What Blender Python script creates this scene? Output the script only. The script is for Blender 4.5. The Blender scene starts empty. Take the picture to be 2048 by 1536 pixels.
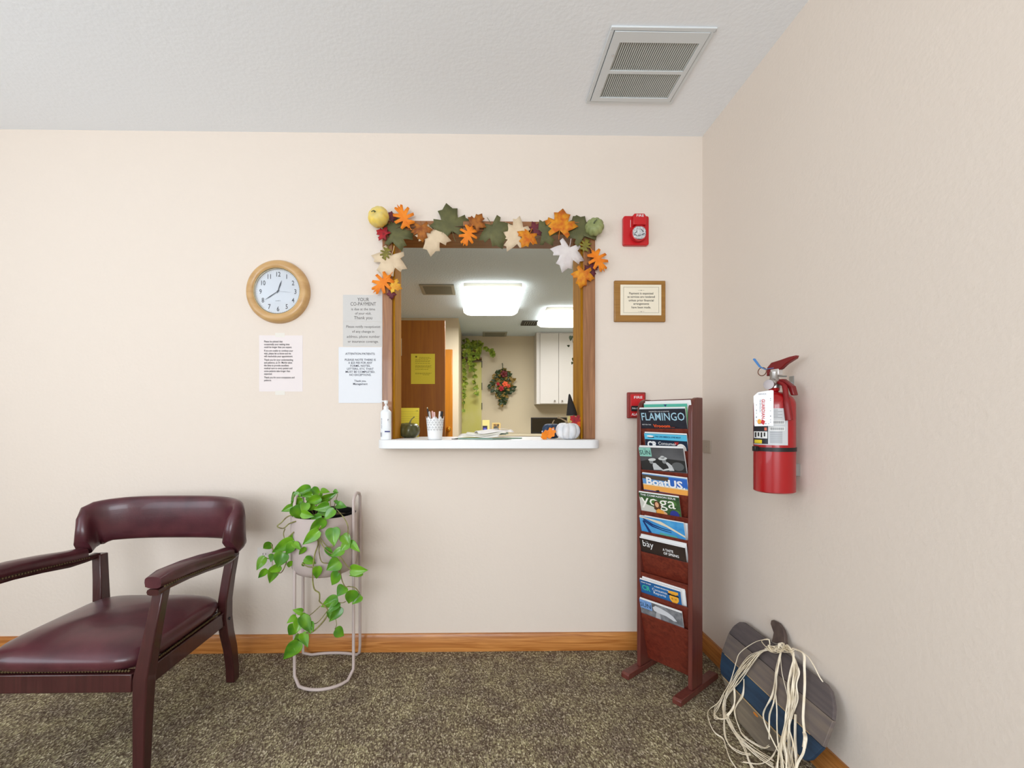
import bpy, bmesh, math, random
from math import sin, cos, pi, radians as R
from mathutils import Vector, Matrix

# ------------------------------------------------------------------ camera, world, lights
scene = bpy.context.scene
COL = scene.collection
FPX, CX, CY, CAMY, CAMH, YAW = 900.0, 972.5, 846.0, -2.133, 1.076, R(.92)
cd = bpy.data.cameras.new('camera'); cam = bpy.data.objects.new('camera', cd); COL.objects.link(cam)
cam.location = (0, CAMY, CAMH); cam.rotation_euler = (pi/2, 0, -YAW)
cd.sensor_width = 36; cd.lens = 36*FPX/2048
cd.shift_x = (1024-CX)/2048; cd.shift_y = (CY-768)/2048
cd.clip_start = .05; cd.clip_end = 60
scene.camera = cam
w = bpy.data.worlds.new('sky'); scene.world = w; w.use_nodes = True
w.node_tree.nodes['Background'].inputs[0].default_value = (.75, .85, 1, 1)
w.node_tree.nodes['Background'].inputs[1].default_value = 1.0
scene.view_settings.view_transform = 'Standard'; scene.view_settings.look = 'None'
scene.view_settings.gamma = 1; scene.view_settings.use_curve_mapping = False
scene.view_settings.exposure = 0.10

def area(name, loc, rot, sx, sy, power, col=(1, 1, 1)):
    l = bpy.data.lights.new(name, 'AREA'); l.shape = 'RECTANGLE'; l.size = sx; l.size_y = sy
    l.energy = power; l.color = col
    o = bpy.data.objects.new(name, l); COL.objects.link(o); o.location = loc; o.rotation_euler = rot
    return o
XR = 1.0675; CEIL = 2.4448; XL = -3.3; YF = -5.2     # room limits
WIN = (-2.0, .55, .75, 2.15)                          # window in the wall behind the camera x0,x1,z0,z1
area('daylight_window', ((WIN[0]+WIN[1])/2, YF+.05, (WIN[2]+WIN[3])/2), (R(102), 0, 0), WIN[1]-WIN[0]-.06, WIN[3]-WIN[2]-.06, 100, (.88, .94, 1))
WIL = (-4.6, -1.5, .55, 2.15)                         # unseen left-wall window, added to light right wall and ceiling: y0,y1,z0,z1
area('added_side_daylight', (XL+.08, (WIL[0]+WIL[1])/2, (WIL[2]+WIL[3])/2), (R(114), 0, R(-90)), WIL[1]-WIL[0]-.06, WIL[3]-WIL[2]-.06, 58, (.82, .92, 1))  # added daylight lamp, tilted up to brighten ceiling and right wall

# ------------------------------------------------------------------ pixel -> point on a real plane
_c, _s = cos(YAW), sin(YAW)
def ray(px, py):
    a = (px-CX)/FPX; b = -(py-CY)/FPX
    return Vector((_s+a*_c, _c-a*_s, b))
CAM = Vector((0, CAMY, CAMH))
def wy(px, py, y=0.0):
    d = ray(px, py); return CAM+d*((y-CAMY)/d.y)
def wz(px, py, z):
    d = ray(px, py); return CAM+d*((z-CAMH)/d.z)
def wx(px, py, x):
    d = ray(px, py); return CAM+d*(x/d.x)

# ------------------------------------------------------------------ mesh builder
class Fr:
    def __init__(s, o, u, v, n=None):
        s.o = Vector(o); s.u = Vector(u).normalized(); s.v = Vector(v).normalized()
        s.n = Vector(n).normalized() if n is not None else s.u.cross(s.v).normalized()
    def p(s, a, b, c=0): return s.o+s.u*a+s.v*b+s.n*c
    def at(s, a, b, c=0, roll=0):
        u = s.u*cos(roll)+s.v*sin(roll); v = s.v*cos(roll)-s.u*sin(roll)
        return Fr(s.p(a, b, c), u, v, s.n)
WORLD = Fr((0, 0, 0), (1, 0, 0), (0, 1, 0), (0, 0, 1))
WALL = Fr((0, 0, 0), (1, 0, 0), (0, 0, 1), (0, -1, 0))      # frame on the back wall, n towards the room

class MB:
    def __init__(s): s.v = []; s.f = []
    def add(s, vs, fs):
        k = len(s.v); s.v += [Vector(x) for x in vs]; s.f += [tuple(i+k for i in f) for f in fs]; return s
    def box(s, a, b, F=WORLD):
        x0, y0, z0 = a; x1, y1, z1 = b
        vs = [F.p(x, y, z) for z in (z0, z1) for y in (y0, y1) for x in (x0, x1)]
        return s.add(vs, [(0, 2, 3, 1), (4, 5, 7, 6), (0, 1, 5, 4), (2, 6, 7, 3), (0, 4, 6, 2), (1, 3, 7, 5)])
    def quad(s, F, x0, y0, x1, y1, n=0):
        return s.add([F.p(x0, y0, n), F.p(x1, y0, n), F.p(x1, y1, n), F.p(x0, y1, n)], [(0, 1, 2, 3)])
    def poly(s, F, pts, n=0):
        return s.add([F.p(a, b, n) for a, b in pts], [tuple(range(len(pts)))])
    def prism(s, F, pts, n0, n1):
        m = len(pts)
        s.add([F.p(a, b, n0) for a, b in pts]+[F.p(a, b, n1) for a, b in pts],
              [tuple(range(m))[::-1], tuple(range(m, 2*m))]+[(i, (i+1) % m, m+(i+1) % m, m+i) for i in range(m)])
        return s
    def tube(s, pts, r, n=8, closed=False, cap=True, flat=1.0):
        pts = [Vector(p) for p in pts]; m = len(pts)
        rs = r if isinstance(r, (list, tuple)) else [r]*m
        vs = []; up = None
        for i, p in enumerate(pts):
            if closed: t = pts[(i+1) % m]-pts[i-1]
            else: t = pts[min(i+1, m-1)]-pts[max(i-1, 0)]
            if t.length < 1e-9: t = Vector((0, 0, 1))
            t.normalize()
            if up is None:
                up = Vector((0, 0, 1)) if abs(t.z) < .9 else Vector((0, 1, 0))
            sd = t.cross(up)
            if sd.length < 1e-5: sd = t.orthogonal()
            sd.normalize(); up = sd.cross(t).normalized()
            for k in range(n):
                a = 2*pi*k/n; vs.append(p+sd*cos(a)*rs[i]+up*sin(a)*rs[i]*flat)
        fs = []
        for i in range(m if closed else m-1):
            j = (i+1) % m
            for k in range(n): fs.append((i*n+k, i*n+(k+1) % n, j*n+(k+1) % n, j*n+k))
        if not closed and cap: fs += [tuple(range(n))[::-1], tuple(range((m-1)*n, m*n))]
        return s.add(vs, fs)
    def lathe(s, F, prof, n=24, a0=0, a1=2*pi, capped=True):
        full = abs(a1-a0-2*pi) < 1e-6; m = len(prof); vs = []; k = n if full else n+1
        for i in range(k):
            a = a0+(a1-a0)*i/n
            for r, h in prof: vs.append(F.p(r*cos(a), r*sin(a), h))
        fs = []
        for i in range(n):
            j = (i+1) % k
            for q in range(m-1): fs.append((i*m+q, j*m+q, j*m+q+1, i*m+q+1))
        if full and capped:
            if prof[0][0] > 1e-6: fs.append(tuple(i*m for i in range(n))[::-1])
            if prof[-1][0] > 1e-6: fs.append(tuple(i*m+m-1 for i in range(n)))
        return s.add(vs, fs)
    def ball(s, c, rx, ry=None, rz=None, n=12, F=WORLD):
        ry = ry or rx; rz = rz or rx; c = Vector(c)
        G = Fr((0, 0, 0), F.u, F.v, F.n); vs = []; fs = []; m = n//2
        for i in range(m+1):
            t = pi*i/m
            for k in range(n):
                a = 2*pi*k/n
                vs.append(c+G.p(rx*sin(t)*cos(a), ry*sin(t)*sin(a), rz*cos(t)))
        for i in range(m):
            for k in range(n): fs.append((i*n+k, (i+1)*n+k, (i+1)*n+(k+1) % n, i*n+(k+1) % n))
        return s.add(vs, fs)
    def grid(s, fn, nu, nv):
        vs = [fn(i/nu, j/nv) for j in range(nv+1) for i in range(nu+1)]
        k = nu+1
        return s.add(vs, [(j*k+i, j*k+i+1, (j+1)*k+i+1, (j+1)*k+i) for j in range(nv) for i in range(nu)])

OFF = {}
def setp(o, label=None, cat=None, group=None, kind=None):
    if label: o['label'] = label
    if cat: o['category'] = cat
    if group: o['group'] = group
    if kind: o['kind'] = kind
    return o
def thing(name, loc, label, cat, group=None):
    o = bpy.data.objects.new(name, None); COL.objects.link(o); o.location = loc; o.empty_display_size = .05
    OFF[o.name] = Vector(loc)
    return setp(o, label, cat, group)
def obj(name, mb, m, parent=None, bevel=0, smooth=35, solid=0, subd=0, label=None, weld=True, segs=2):
    vs = mb.v
    if parent is not None: off = OFF[parent.name]
    else:
        lo = Vector([min(v[i] for v in vs) for i in range(3)]); hi = Vector([max(v[i] for v in vs) for i in range(3)])
        off = Vector(((lo.x+hi.x)/2, (lo.y+hi.y)/2, lo.z))
    me = bpy.data.meshes.new(name); me.from_pydata([v-off for v in vs], [], mb.f)
    if weld:
        bm = bmesh.new(); bm.from_mesh(me)
        bmesh.ops.remove_doubles(bm, verts=bm.verts, dist=1e-6)
        bmesh.ops.recalc_face_normals(bm, faces=bm.faces); bm.to_mesh(me); bm.free()
    me.update()
    if smooth:
        me.shade_smooth(); me.set_sharp_from_angle(angle=R(smooth))
    o = bpy.data.objects.new(name, me); COL.objects.link(o); me.materials.append(m)
    if parent is not None: o.parent = parent
    else: o.location = off
    OFF[o.name] = off
    if solid:
        md = o.modifiers.new('Solidify', 'SOLIDIFY'); md.thickness = solid; md.offset = 0
    if bevel:
        md = o.modifiers.new('Bevel', 'BEVEL'); md.width = bevel; md.segments = segs; md.limit_method = 'ANGLE'; md.angle_limit = R(40)
    if subd:
        md = o.modifiers.new('Subsurf', 'SUBSURF'); md.levels = subd; md.render_levels = subd
    if label: o['label'] = label
    return o
def struct(name, mb, m, **k):
    o = obj(name, mb, m, **k); o['kind'] = 'structure'; return o
def single(name, mb, m, label, cat, group=None, **k):
    o = obj(name, mb, m, **k); return setp(o, label, cat, group)

# ------------------------------------------------------------------ text
def text(mb, F, s, size, x, y, n=.0006, align='c', sx=1.0, weight=0.0, width=None, shear=0, roll=0):
    cu = bpy.data.curves.new('t', 'FONT'); cu.body = s; cu.size = size; cu.offset = weight*size; cu.resolution_u = 2
    cu.align_x = {'c': 'CENTER', 'l': 'LEFT', 'r': 'RIGHT'}[align]; cu.shear = shear
    o = bpy.data.objects.new('t', cu); me = bpy.data.meshes.new_from_object(o)
    if width:
        xs = [v.co.x for v in me.vertices]
        if xs: sx = width/(max(xs)-min(xs))
    G = F.at(x, y, 0, roll)
    mb.add([G.p(v.co.x*sx, v.co.y, n) for v in me.vertices], [tuple(p.vertices) for p in me.polygons])
    bpy.data.objects.remove(o); bpy.data.curves.remove(cu); bpy.data.meshes.remove(me)
def texts(F, lines, **k):
    mb = MB()
    for l in lines:
        kk = dict(k); 
        if len(l) > 4: kk.update(l[4])
        text(mb, F, l[0], l[1], l[2], l[3], **kk)
    return mb

# ------------------------------------------------------------------ materials
def srgb(c):
    f = lambda x: (x/255/12.92 if x/255 <= .04045 else ((x/255+.055)/1.055)**2.4)
    return (f(c[0]), f(c[1]), f(c[2]), 1)
MC = {}
def mat(name, rgb, rough=.6, metal=0, rgb2=None, scale=(8, 8, 8), detail=4, bump=0, bscale=60, spec=.4, coat=0, thr=(.35, .65), emit=0, trans=0, bdist=.002, sub=0):
    if name in MC: return MC[name]
    m = bpy.data.materials.new(name); MC[name] = m; m.use_nodes = True
    nt = m.node_tree; b = nt.nodes['Principled BSDF']; L = nt.links
    b.inputs['Roughness'].default_value = rough; b.inputs['Metallic'].default_value = metal
    b.inputs['Specular IOR Level'].default_value = spec; b.inputs['Coat Weight'].default_value = coat
    b.inputs['Base Color'].default_value = srgb(rgb)
    if trans: b.inputs['Transmission Weight'].default_value = trans
    tc = nt.nodes.new('ShaderNodeTexCoord')
    if rgb2 is not None:
        mp = nt.nodes.new('ShaderNodeMapping'); mp.inputs['Scale'].default_value = scale
        no = nt.nodes.new('ShaderNodeTexNoise'); no.inputs['Scale'].default_value = 1; no.inputs['Detail'].default_value = detail
        cr = nt.nodes.new('ShaderNodeValToRGB')
        cr.color_ramp.elements[0].color = srgb(rgb); cr.color_ramp.elements[1].color = srgb(rgb2)
        cr.color_ramp.elements[0].position = thr[0]; cr.color_ramp.elements[1].position = thr[1]
        L.new(tc.outputs['Object'], mp.inputs[0]); L.new(mp.outputs[0], no.inputs['Vector']); L.new(no.outputs['Fac'], cr.inputs[0])
        L.new(cr.outputs[0], b.inputs['Base Color'])
    if bump:
        n2 = nt.nodes.new('ShaderNodeTexNoise'); n2.inputs['Scale'].default_value = bscale; n2.inputs['Detail'].default_value = 3
        bp = nt.nodes.new('ShaderNodeBump'); bp.inputs['Strength'].default_value = bump; bp.inputs['Distance'].default_value = bdist
        L.new(tc.outputs['Object'], n2.inputs['Vector']); L.new(n2.outputs['Fac'], bp.inputs['Height']); L.new(bp.outputs[0], b.inputs['Normal'])
    if emit:
        b.inputs['Emission Color'].default_value = srgb(rgb); b.inputs['Emission Strength'].default_value = emit
    return m
def wood(name, dark, light, axis='x', rough=.35, sc=1.0, coat=.1):
    s = {'x': (3, 60, 60), 'y': (60, 3, 60), 'z': (60, 60, 3)}[axis]
    m = mat(name, dark, rough, rgb2=light, scale=tuple(a*sc for a in s), detail=6, coat=coat, thr=(.3, .72))
    nt = m.node_tree; L = nt.links; b = nt.nodes['Principled BSDF']
    no = [n for n in nt.nodes if n.type == 'TEX_NOISE'][0]; no.inputs['Distortion'].default_value = 1.2
    bp = nt.nodes.new('ShaderNodeBump'); bp.inputs['Strength'].default_value = .08; bp.inputs['Distance'].default_value = .001
    L.new(no.outputs['Fac'], bp.inputs['Height']); L.new(bp.outputs[0], b.inputs['Normal'])
    return m
M_wall = mat('wall_paint', (227, 214, 201), .75, bump=.35, bscale=70, bdist=.0025, spec=.25)
M_ceil = mat('ceiling_paint', (247, 250, 254), .85, bump=.35, bscale=60, bdist=.003, spec=.2)
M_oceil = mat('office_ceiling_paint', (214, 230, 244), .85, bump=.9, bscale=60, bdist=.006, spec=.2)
M_owall = mat('office_wall_paint', (196, 184, 158), .8, bump=.2, bscale=60, spec=.2)
M_white = mat('white_plastic', (236, 236, 236), .35)
M_paper = mat('white_paper', (238, 232, 230), .8)
M_ink = mat('black_ink', (40, 36, 38), .7)
M_gink = mat('grey_ink', (92, 86, 84), .7)
M_oak = wood('oak_trim', (158, 92, 34), (212, 146, 78), 'x')
M_oakz = wood('oak_casing', (120, 74, 40), (170, 118, 76), 'z')
M_oakj = wood('lit_oak_jamb', (150, 98, 14), (190, 134, 34), 'z', .85, coat=0)  # yellow cast of the office light put into the jamb's wood colour
M_oakj.node_tree.nodes['Principled BSDF'].inputs['Specular IOR Level'].default_value = .1
M_oakx = wood('oak_header', (120, 74, 40), (170, 118, 76), 'x')
M_cherry = wood('cherry_laminate', (92, 34, 24), (124, 52, 36), 'x', .32, coat=.2)
M_cherryz = wood('cherry_panel_wood', (92, 44, 38), (112, 58, 48), 'z', .35, coat=.2)
M_mag = mat('magazine_pages', (232, 230, 228), .6)
M_black = mat('black_plastic', (22, 20, 20), .4)
M_red = mat('red_enamel', (164, 6, 14), .28, coat=.4)
M_redp = mat('red_plastic', (196, 22, 30), .35, coat=.2)
M_chrome = mat('chrome', (210, 210, 210), .2, metal=1)
M_brass = mat('brass', (210, 160, 60), .25, metal=1)
M_light = mat('lamp_diffuser', (255, 250, 238), .5, emit=3.8)

def carpet():
    m = bpy.data.materials.new('loop_carpet'); m.use_nodes = True; nt = m.node_tree; L = nt.links; b = nt.nodes['Principled BSDF']
    tc = nt.nodes.new('ShaderNodeTexCoord')
    mp = nt.nodes.new('ShaderNodeMapping'); mp.inputs['Scale'].default_value = (1.0, .55, 1); mp.inputs['Rotation'].default_value = (0, 0, R(35))
    L.new(tc.outputs['Object'], mp.inputs[0])
    v = nt.nodes.new('ShaderNodeTexVoronoi'); v.inputs['Scale'].default_value = 260; L.new(mp.outputs[0], v.inputs['Vector'])
    sp = nt.nodes.new('ShaderNodeSeparateColor'); L.new(v.outputs['Color'], sp.inputs[0])
    cr = nt.nodes.new('ShaderNodeValToRGB'); e = cr.color_ramp.elements
    e[0].color = srgb((88, 74, 60)); e[0].position = 0
    e[1].color = srgb((206, 196, 176)); e[1].position = 1
    for p, c in ((.3, (110, 96, 82)), (.55, (134, 121, 104)), (.75, (150, 142, 114)), (.9, (182, 170, 144))):
        q = e.new(p); q.color = srgb(c)
    L.new(sp.outputs[0], cr.inputs[0])
    n = nt.nodes.new('ShaderNodeTexNoise'); n.inputs['Scale'].default_value = 9; n.inputs['Detail'].default_value = 5; L.new(tc.outputs['Object'], n.inputs['Vector'])
    c2 = nt.nodes.new('ShaderNodeValToRGB'); c2.color_ramp.elements[0].color = (.78, .74, .74, 1); c2.color_ramp.elements[1].color = (1.12, 1.12, .98, 1)
    c2.color_ramp.elements[0].position = .35; c2.color_ramp.elements[1].position = .65
    L.new(n.outputs['Fac'], c2.inputs[0])
    mx = nt.nodes.new('ShaderNodeMix'); mx.data_type = 'RGBA'; mx.blend_type = 'MULTIPLY'; mx.inputs[0].default_value = 1
    L.new(cr.outputs[0], mx.inputs[6]); L.new(c2.outputs[0], mx.inputs[7]); L.new(mx.outputs[2], b.inputs['Base Color'])
    b.inputs['Roughness'].default_value = .95; b.inputs['Specular IOR Level'].default_value = .1
    bp = nt.nodes.new('ShaderNodeBump'); bp.inputs['Strength'].default_value = .8; bp.inputs['Distance'].default_value = .003
    L.new(v.outputs['Distance'], bp.inputs['Height']); L.new(bp.outputs[0], b.inputs['Normal'])
    return m
M_carpet = carpet()

# ------------------------------------------------------------------ the setting
WT = .15
OX0, OX1, OZ0, OZ1 = -.4088, .4946, .955, 1.982
OFX0, OFX1, OFY1 = -2.2, 2.3, 4.94
b = MB()
for q in ((XL-.12, 0, 0, OX0, WT, CEIL), (OX1, 0, 0, OFX1+.1, WT, CEIL), (OX0, 0, 0, OX1, WT, OZ0), (OX0, 0, OZ1, OX1, WT, CEIL)):
    b.box(q[:3], q[3:])
struct('wall_back', b, M_wall, smooth=0)
struct('wall_right', MB().box((XR, YF, 0), (XR+.12, 0, CEIL)), M_wall, smooth=0)
b = MB()
for q in ((XL-.12, YF, 0, XL, WIL[0], CEIL), (XL-.12, WIL[1], 0, XL, 0, CEIL), (XL-.12, WIL[0], 0, XL, WIL[1], WIL[2]), (XL-.12, WIL[0], WIL[3], XL, WIL[1], CEIL)):
    b.box(q[:3], q[3:])
struct('wall_left', b, M_wall, smooth=0)
b = MB()
for y in (WIL[0], (WIL[0]+WIL[1])/2-.02, WIL[1]-.04): b.box((XL-.01, y, WIL[2]), (XL+.02, y+.04, WIL[3]))
for z in (WIL[2], WIL[3]-.04): b.box((XL-.01, WIL[0], z), (XL+.02, WIL[1], z+.04))
struct('added_window', b, M_white, smooth=0)  # frame of the added left window, out of view
b = MB()
for q in ((XL-.12, YF-.12, 0, WIN[0], YF, CEIL), (WIN[1], YF-.12, 0, XR+.12, YF, CEIL), (WIN[0], YF-.12, 0, WIN[1], YF, WIN[2]), (WIN[0], YF-.12, WIN[3], WIN[1], YF, CEIL)):
    b.box(q[:3], q[3:])
struct('wall_front', b, M_wall, smooth=0)
b = MB()
for x in (WIN[0], (WIN[0]+WIN[1])/2-.02, WIN[1]-.04): b.box((x, YF-.01, WIN[2]), (x+.04, YF+.02, WIN[3]))
for z in (WIN[2], WIN[3]-.04): b.box((WIN[0], YF-.01, z), (WIN[1], YF+.02, z+.04))
struct('window_1', b, M_white, smooth=0)
struct('floor', MB().box((XL-.12, YF-.12, -.1), (XR+.12, .15, 0)), M_carpet, smooth=0)
struct('ceiling', MB().box((XL-.12, YF-.12, CEIL), (XR+.12, .15, CEIL+.1)), M_ceil, smooth=0)
def board(F, L, m, name):
    pts = [(0, 0), (.016, 0), (.016, .068), (.009, .083), (0, .083)]
    struct(name, MB().add([F.p(0, z, y) for y, z in pts]+[F.p(L, z, y) for y, z in pts],
           [(0, 1, 2, 3, 4), (9, 8, 7, 6, 5)]+[(i, (i+1) % 5, 5+(i+1) % 5, 5+i) for i in range(5)]), m, bevel=.0015)
board(Fr((XL, 0, 0), (1, 0, 0), (0, 0, 1), (0, -1, 0)), XR-XL, M_oak, 'baseboard_back')
M_oaky = wood('oak_trim_side', (150, 88, 34), (200, 136, 72), 'y')
board(Fr((XR, -.016, 0), (0, -1, 0), (0, 0, 1), (-1, 0, 0)), -YF-.016, M_oaky, 'baseboard_right')
board(Fr((XL, -.016, 0), (0, -1, 0), (0, 0, 1), (1, 0, 0)), -YF-.016, M_oaky, 'baseboard_left')

# opening casing and jamb
CW = .045
def casing(name, pts, m):
    struct(name, MB().prism(WALL, pts, 0, .014), m, bevel=.003)
casing('trim_1', [(OX0-CW, OZ0+.0455), (OX0+.002, OZ0+.0455), (OX0+.002, OZ1), (OX0-CW, OZ1+CW)], M_oakz)
casing('trim_2', [(OX1-.002, OZ0+.0455), (OX1+.055, OZ0+.0455), (OX1+.055, OZ1+CW), (OX1-.002, OZ1)], M_oakz)
casing('trim_3', [(OX0-CW, OZ1+CW), (OX0+.002, OZ1), (OX1-.002, OZ1), (OX1+.055, OZ1+CW)], M_oakx)
struct('trim_4', MB().box((OX0, -.001, OZ0+.0455), (OX0+.012, WT+.02, OZ1)), M_oakj, bevel=.001)
struct('trim_5', MB().box((OX1-.012, -.001, OZ0+.0455), (OX1, WT+.02, OZ1)), M_oakj, bevel=.001)
struct('trim_6', MB().box((OX0, -.001, OZ1-.012), (OX1, WT+.02, OZ1+.0)), M_oakx, bevel=.001)

# ------------------------------------------------------------------ transaction shelf
SH = 1.000
def rrect(x0, y0, x1, y1, r, n=6, corners=(1, 1, 1, 1)):
    pts = []
    for (cx, cy, a, k) in ((x1-r, y0+r, -pi/2, corners[1]), (x1-r, y1-r, 0, corners[2]), (x0+r, y1-r, pi/2, corners[3]), (x0+r, y0+r, pi, corners[0])):
        if k:
            for i in range(n+1): pts.append((cx+r*cos(a+pi/2*i/n), cy+r*sin(a+pi/2*i/n)))
        else: pts.append((cx+(r if cx > (x0+x1)/2 else -r), cy+(r if cy > (y0+y1)/2 else -r)))
    return pts
b = MB()
pts = rrect(-.4546, -.13, .5474, -.001, .05, corners=(1, 1, 0, 0))
b.prism(WORLD, pts, SH-.039, SH)
b.box((OX0+.012, -.003, SH-.039), (OX1-.012, .37, SH))
single('counter_shelf', b, M_white, 'white laminate counter shelf under the reception window opening', 'shelf', bevel=.003)

# ------------------------------------------------------------------ office behind the opening
struct('floor.001', MB().box((OFX0, .15, -.1), (OFX1, OFY1+.1, 0)), M_carpet, smooth=0)
struct('ceiling.001', MB().box((OFX0, .15, CEIL), (OFX1, OFY1+.1, CEIL+.1)), M_oceil, smooth=0)
struct('wall_office_left', MB().box((OFX0-.1, .15, 0), (OFX0, OFY1+.1, CEIL)), M_owall, smooth=0)
struct('wall_office_right', MB().box((OFX1, .15, 0), (OFX1+.1, OFY1+.1, CEIL)), M_owall, smooth=0)
struct('wall_office_back', MB().box((OFX0, OFY1, 0), (OFX1, OFY1+.1, CEIL)), M_owall, smooth=0)
NY = 3.745; NX = wy(917, 760, NY).x
struct('wall_office_side', MB().box((OFX0, NY, 0), (NX, OFY1, CEIL)), M_owall, smooth=0)
# doors
M_dbrown = wood('brown_door_wood', (146, 82, 4), (166, 100, 12), 'z', .5, .5)
M_dorange = wood('orange_door_wood', (160, 98, 8), (180, 112, 18), 'z', .35, .5)
DY = 4.19+CAMY
x0 = wy(770, 760, DY).x; x1 = wy(890, 760, DY).x
t = thing('open_door', ((x0+x1)/2, DY, 0), 'dark brown flush wooden door standing open behind the reception window', 'door')
obj('door_leaf', MB().box((x1-.76, DY, .01), (x1, DY+.04, 2.03)), M_dbrown, t, bevel=.002)
obj('hinge', MB().box((wy(799, 0, DY).x, DY-.006, 1.70), (wy(803.5, 0, DY).x, DY, 1.86)), mat('cream_metal', (226, 214, 180), .4), t)
F = Fr(wy(822, 768, DY-.0015), (1, 0, 0), (0, 0, 1), (0, -1, 0))
M_yel = mat('yellow_paper', (232, 214, 70), .8)
t = thing('paper_notice', F.o, 'yellow printed notice taped on the dark brown door', 'notice')
obj('sheet', MB().box((0, 0, 0), (.222, .281, .001), F), M_yel, t)
obj('seal', MB().lathe(F.at(.048, .253, 0), [(.009, .0012), (.009, .0016)], 12), mat('olive_ink', (130, 108, 30), .8), t)
b = MB()
for i, (yy, ww) in enumerate(((.245, .13), (.236, .14), (.225, .12), (.213, .14), (.205, .13), (.190, .14), (.168, .15), (.160, .14), (.150, .15), (.135, .12), (.100, .15), (.092, .14), (.083, .06))):
    x = .04 if i != 12 else .11
    if i < 2: x = .075; ww -= .03
    k = x
    rnd = random.Random(i)
    while k < x+ww:
        d = rnd.uniform(.008, .022); b.quad(F, k, yy, min(k+d, x+ww), yy+.0028, .0012); k += d+.004
obj('print', b, mat('olive_ink', (130, 108, 30), .8), t)
# legal pad sheet leaning behind green pumpkin
F = Fr(wy(799, 876, .30), (1, 0, 0), (0, .12, 1), (0, -1, .12)); F.o.z = SH+.0005
t = thing('legal_pad', F.o, 'yellow ruled notepad standing behind the green pumpkin', 'notepad')
obj('pad', MB().box((.0, 0, 0), (.104, .158, .004), F), M_yel, t)
b = MB()
for i in range(11): b.quad(F, .002, .012+i*.0125, .102, .0126+i*.0125, .0045)
b.quad(F, .085, .141, .098, .143, .0045); b.quad(F, .0935, .138, .0955, .146, .0045)
obj('ruled_lines', b, mat('olive_line', (150, 140, 60), .8), t)
# orange second door in the facing wall
y = NY-.045; xa = wy(893, 760, NY).x
t = thing('interior_door', (xa-.3, y, 0), 'orange oak door with brass knob in the office side wall', 'door')
obj('door_leaf', MB().box((xa-.75, y, .01), (wy(905, 0, y).x, NY-.001, 2.03)), M_dorange, t, bevel=.008)
k = wy(897, 858, y)
b = MB(); KF = Fr(k, (1, 0, 0), (0, 0, 1), (0, -1, 0))
b.lathe(KF, [(.032, 0), (.032, .006), (.012, .01), (.012, .03), (.026, .038), (.03, .052), (.022, .066), (.0, .07)], 20)
obj('door_knob', b, M_brass, t, label='round shiny brass knob')
# yellow-green closet door on far wall
M_dgreen = mat('olive_door_paint', (176, 172, 60), .45, rgb2=(186, 180, 110), scale=(3, 3, 2), detail=2)
xa = wy(918, 0, OFY1).x+.006; xb = wy(963, 0, OFY1).x
t = thing('closet_door', ((xa+xb)/2, OFY1, 0), 'narrow yellow-green closet door with dark hinges beside the wreath', 'door')
obj('door_leaf', MB().box((xa, OFY1-.035, .01), (xb, OFY1-.002, 2.03)), M_dgreen, t, bevel=.002)
for yy in (728, 772, 812):
    k = wy(964, yy, OFY1-.04).z
    obj('hinge', MB().box((xb, OFY1-.04, k-.05), (xb+.012, OFY1-.002, k+.05)), mat('dark_hinge', (60, 56, 40), .5), t)
# office ceiling lights
def fixture(x0, x1, ya, yb, label, zc=CEIL, pw=54):
    xm = (x0+x1)/2; t = thing('ceiling_light', (xm, (ya+yb)/2, zc), label, 'ceiling light', 'office ceiling lights')
    obj('housing', MB().box((x0+.03, ya+.04, zc-.045), (x1-.03, yb-.04, zc)), mat('light_housing', (190, 188, 180), .5), t, bevel=.004)
    b = MB(); n = 36; rings = ((.0, -.045), (.0, -.072), (.03, -.098), (.09, -.112))
    cx, cy = xm, (ya+yb)/2; hx, hy = (x1-x0)/2, (yb-ya)/2; vs = []
    for ins, dz in rings:
        pts = rrect(-(hx-ins), -(hy-ins), hx-ins, hy-ins, max(.08-ins*.3, .03), 7)
        m = len(pts); vs += [Vector((cx+a, cy+c, zc+dz)) for a, c in pts]
    fs = [tuple(range(m))] + [(r*m+i, r*m+(i+1) % m, (r+1)*m+(i+1) % m, (r+1)*m+i) for r in range(3) for i in range(m)] + [tuple(range(3*m, 4*m))[::-1]]
    b.add(vs, fs)
    obj('diffuser', b, M_light, t, smooth=60, label='glowing white puffed acrylic diffuser')
    area('office_lamp', (xm, (ya+yb)/2, zc-.118), (0, 0, 0), (x1-x0)*.8, (yb-ya)*.8, pw, (.97, .98, 1))
    return t
y0 = 4.36+CAMY; xa = wy(921, 0, y0).x; xb = wy(1051, 0, y0).x
fixture(xa, xb, y0, y0+1.0, 'glowing white puffed ceiling light in the middle of the office ceiling')
xa2 = wy(950, 0, 3.3+CAMY).x; fixture(xa2, xa2+.6, .5, 3.3+CAMY-.02, 'nearest glowing office ceiling light, only its end showing under the garland', pw=3)
y0 = 5.25+CAMY; xa = wy(1073, 0, 6.0+CAMY).x; fixture(xa, xa+1.1, y0, y0+.75, 'glowing white ceiling light in front of the wall cabinet', pw=12)
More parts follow.
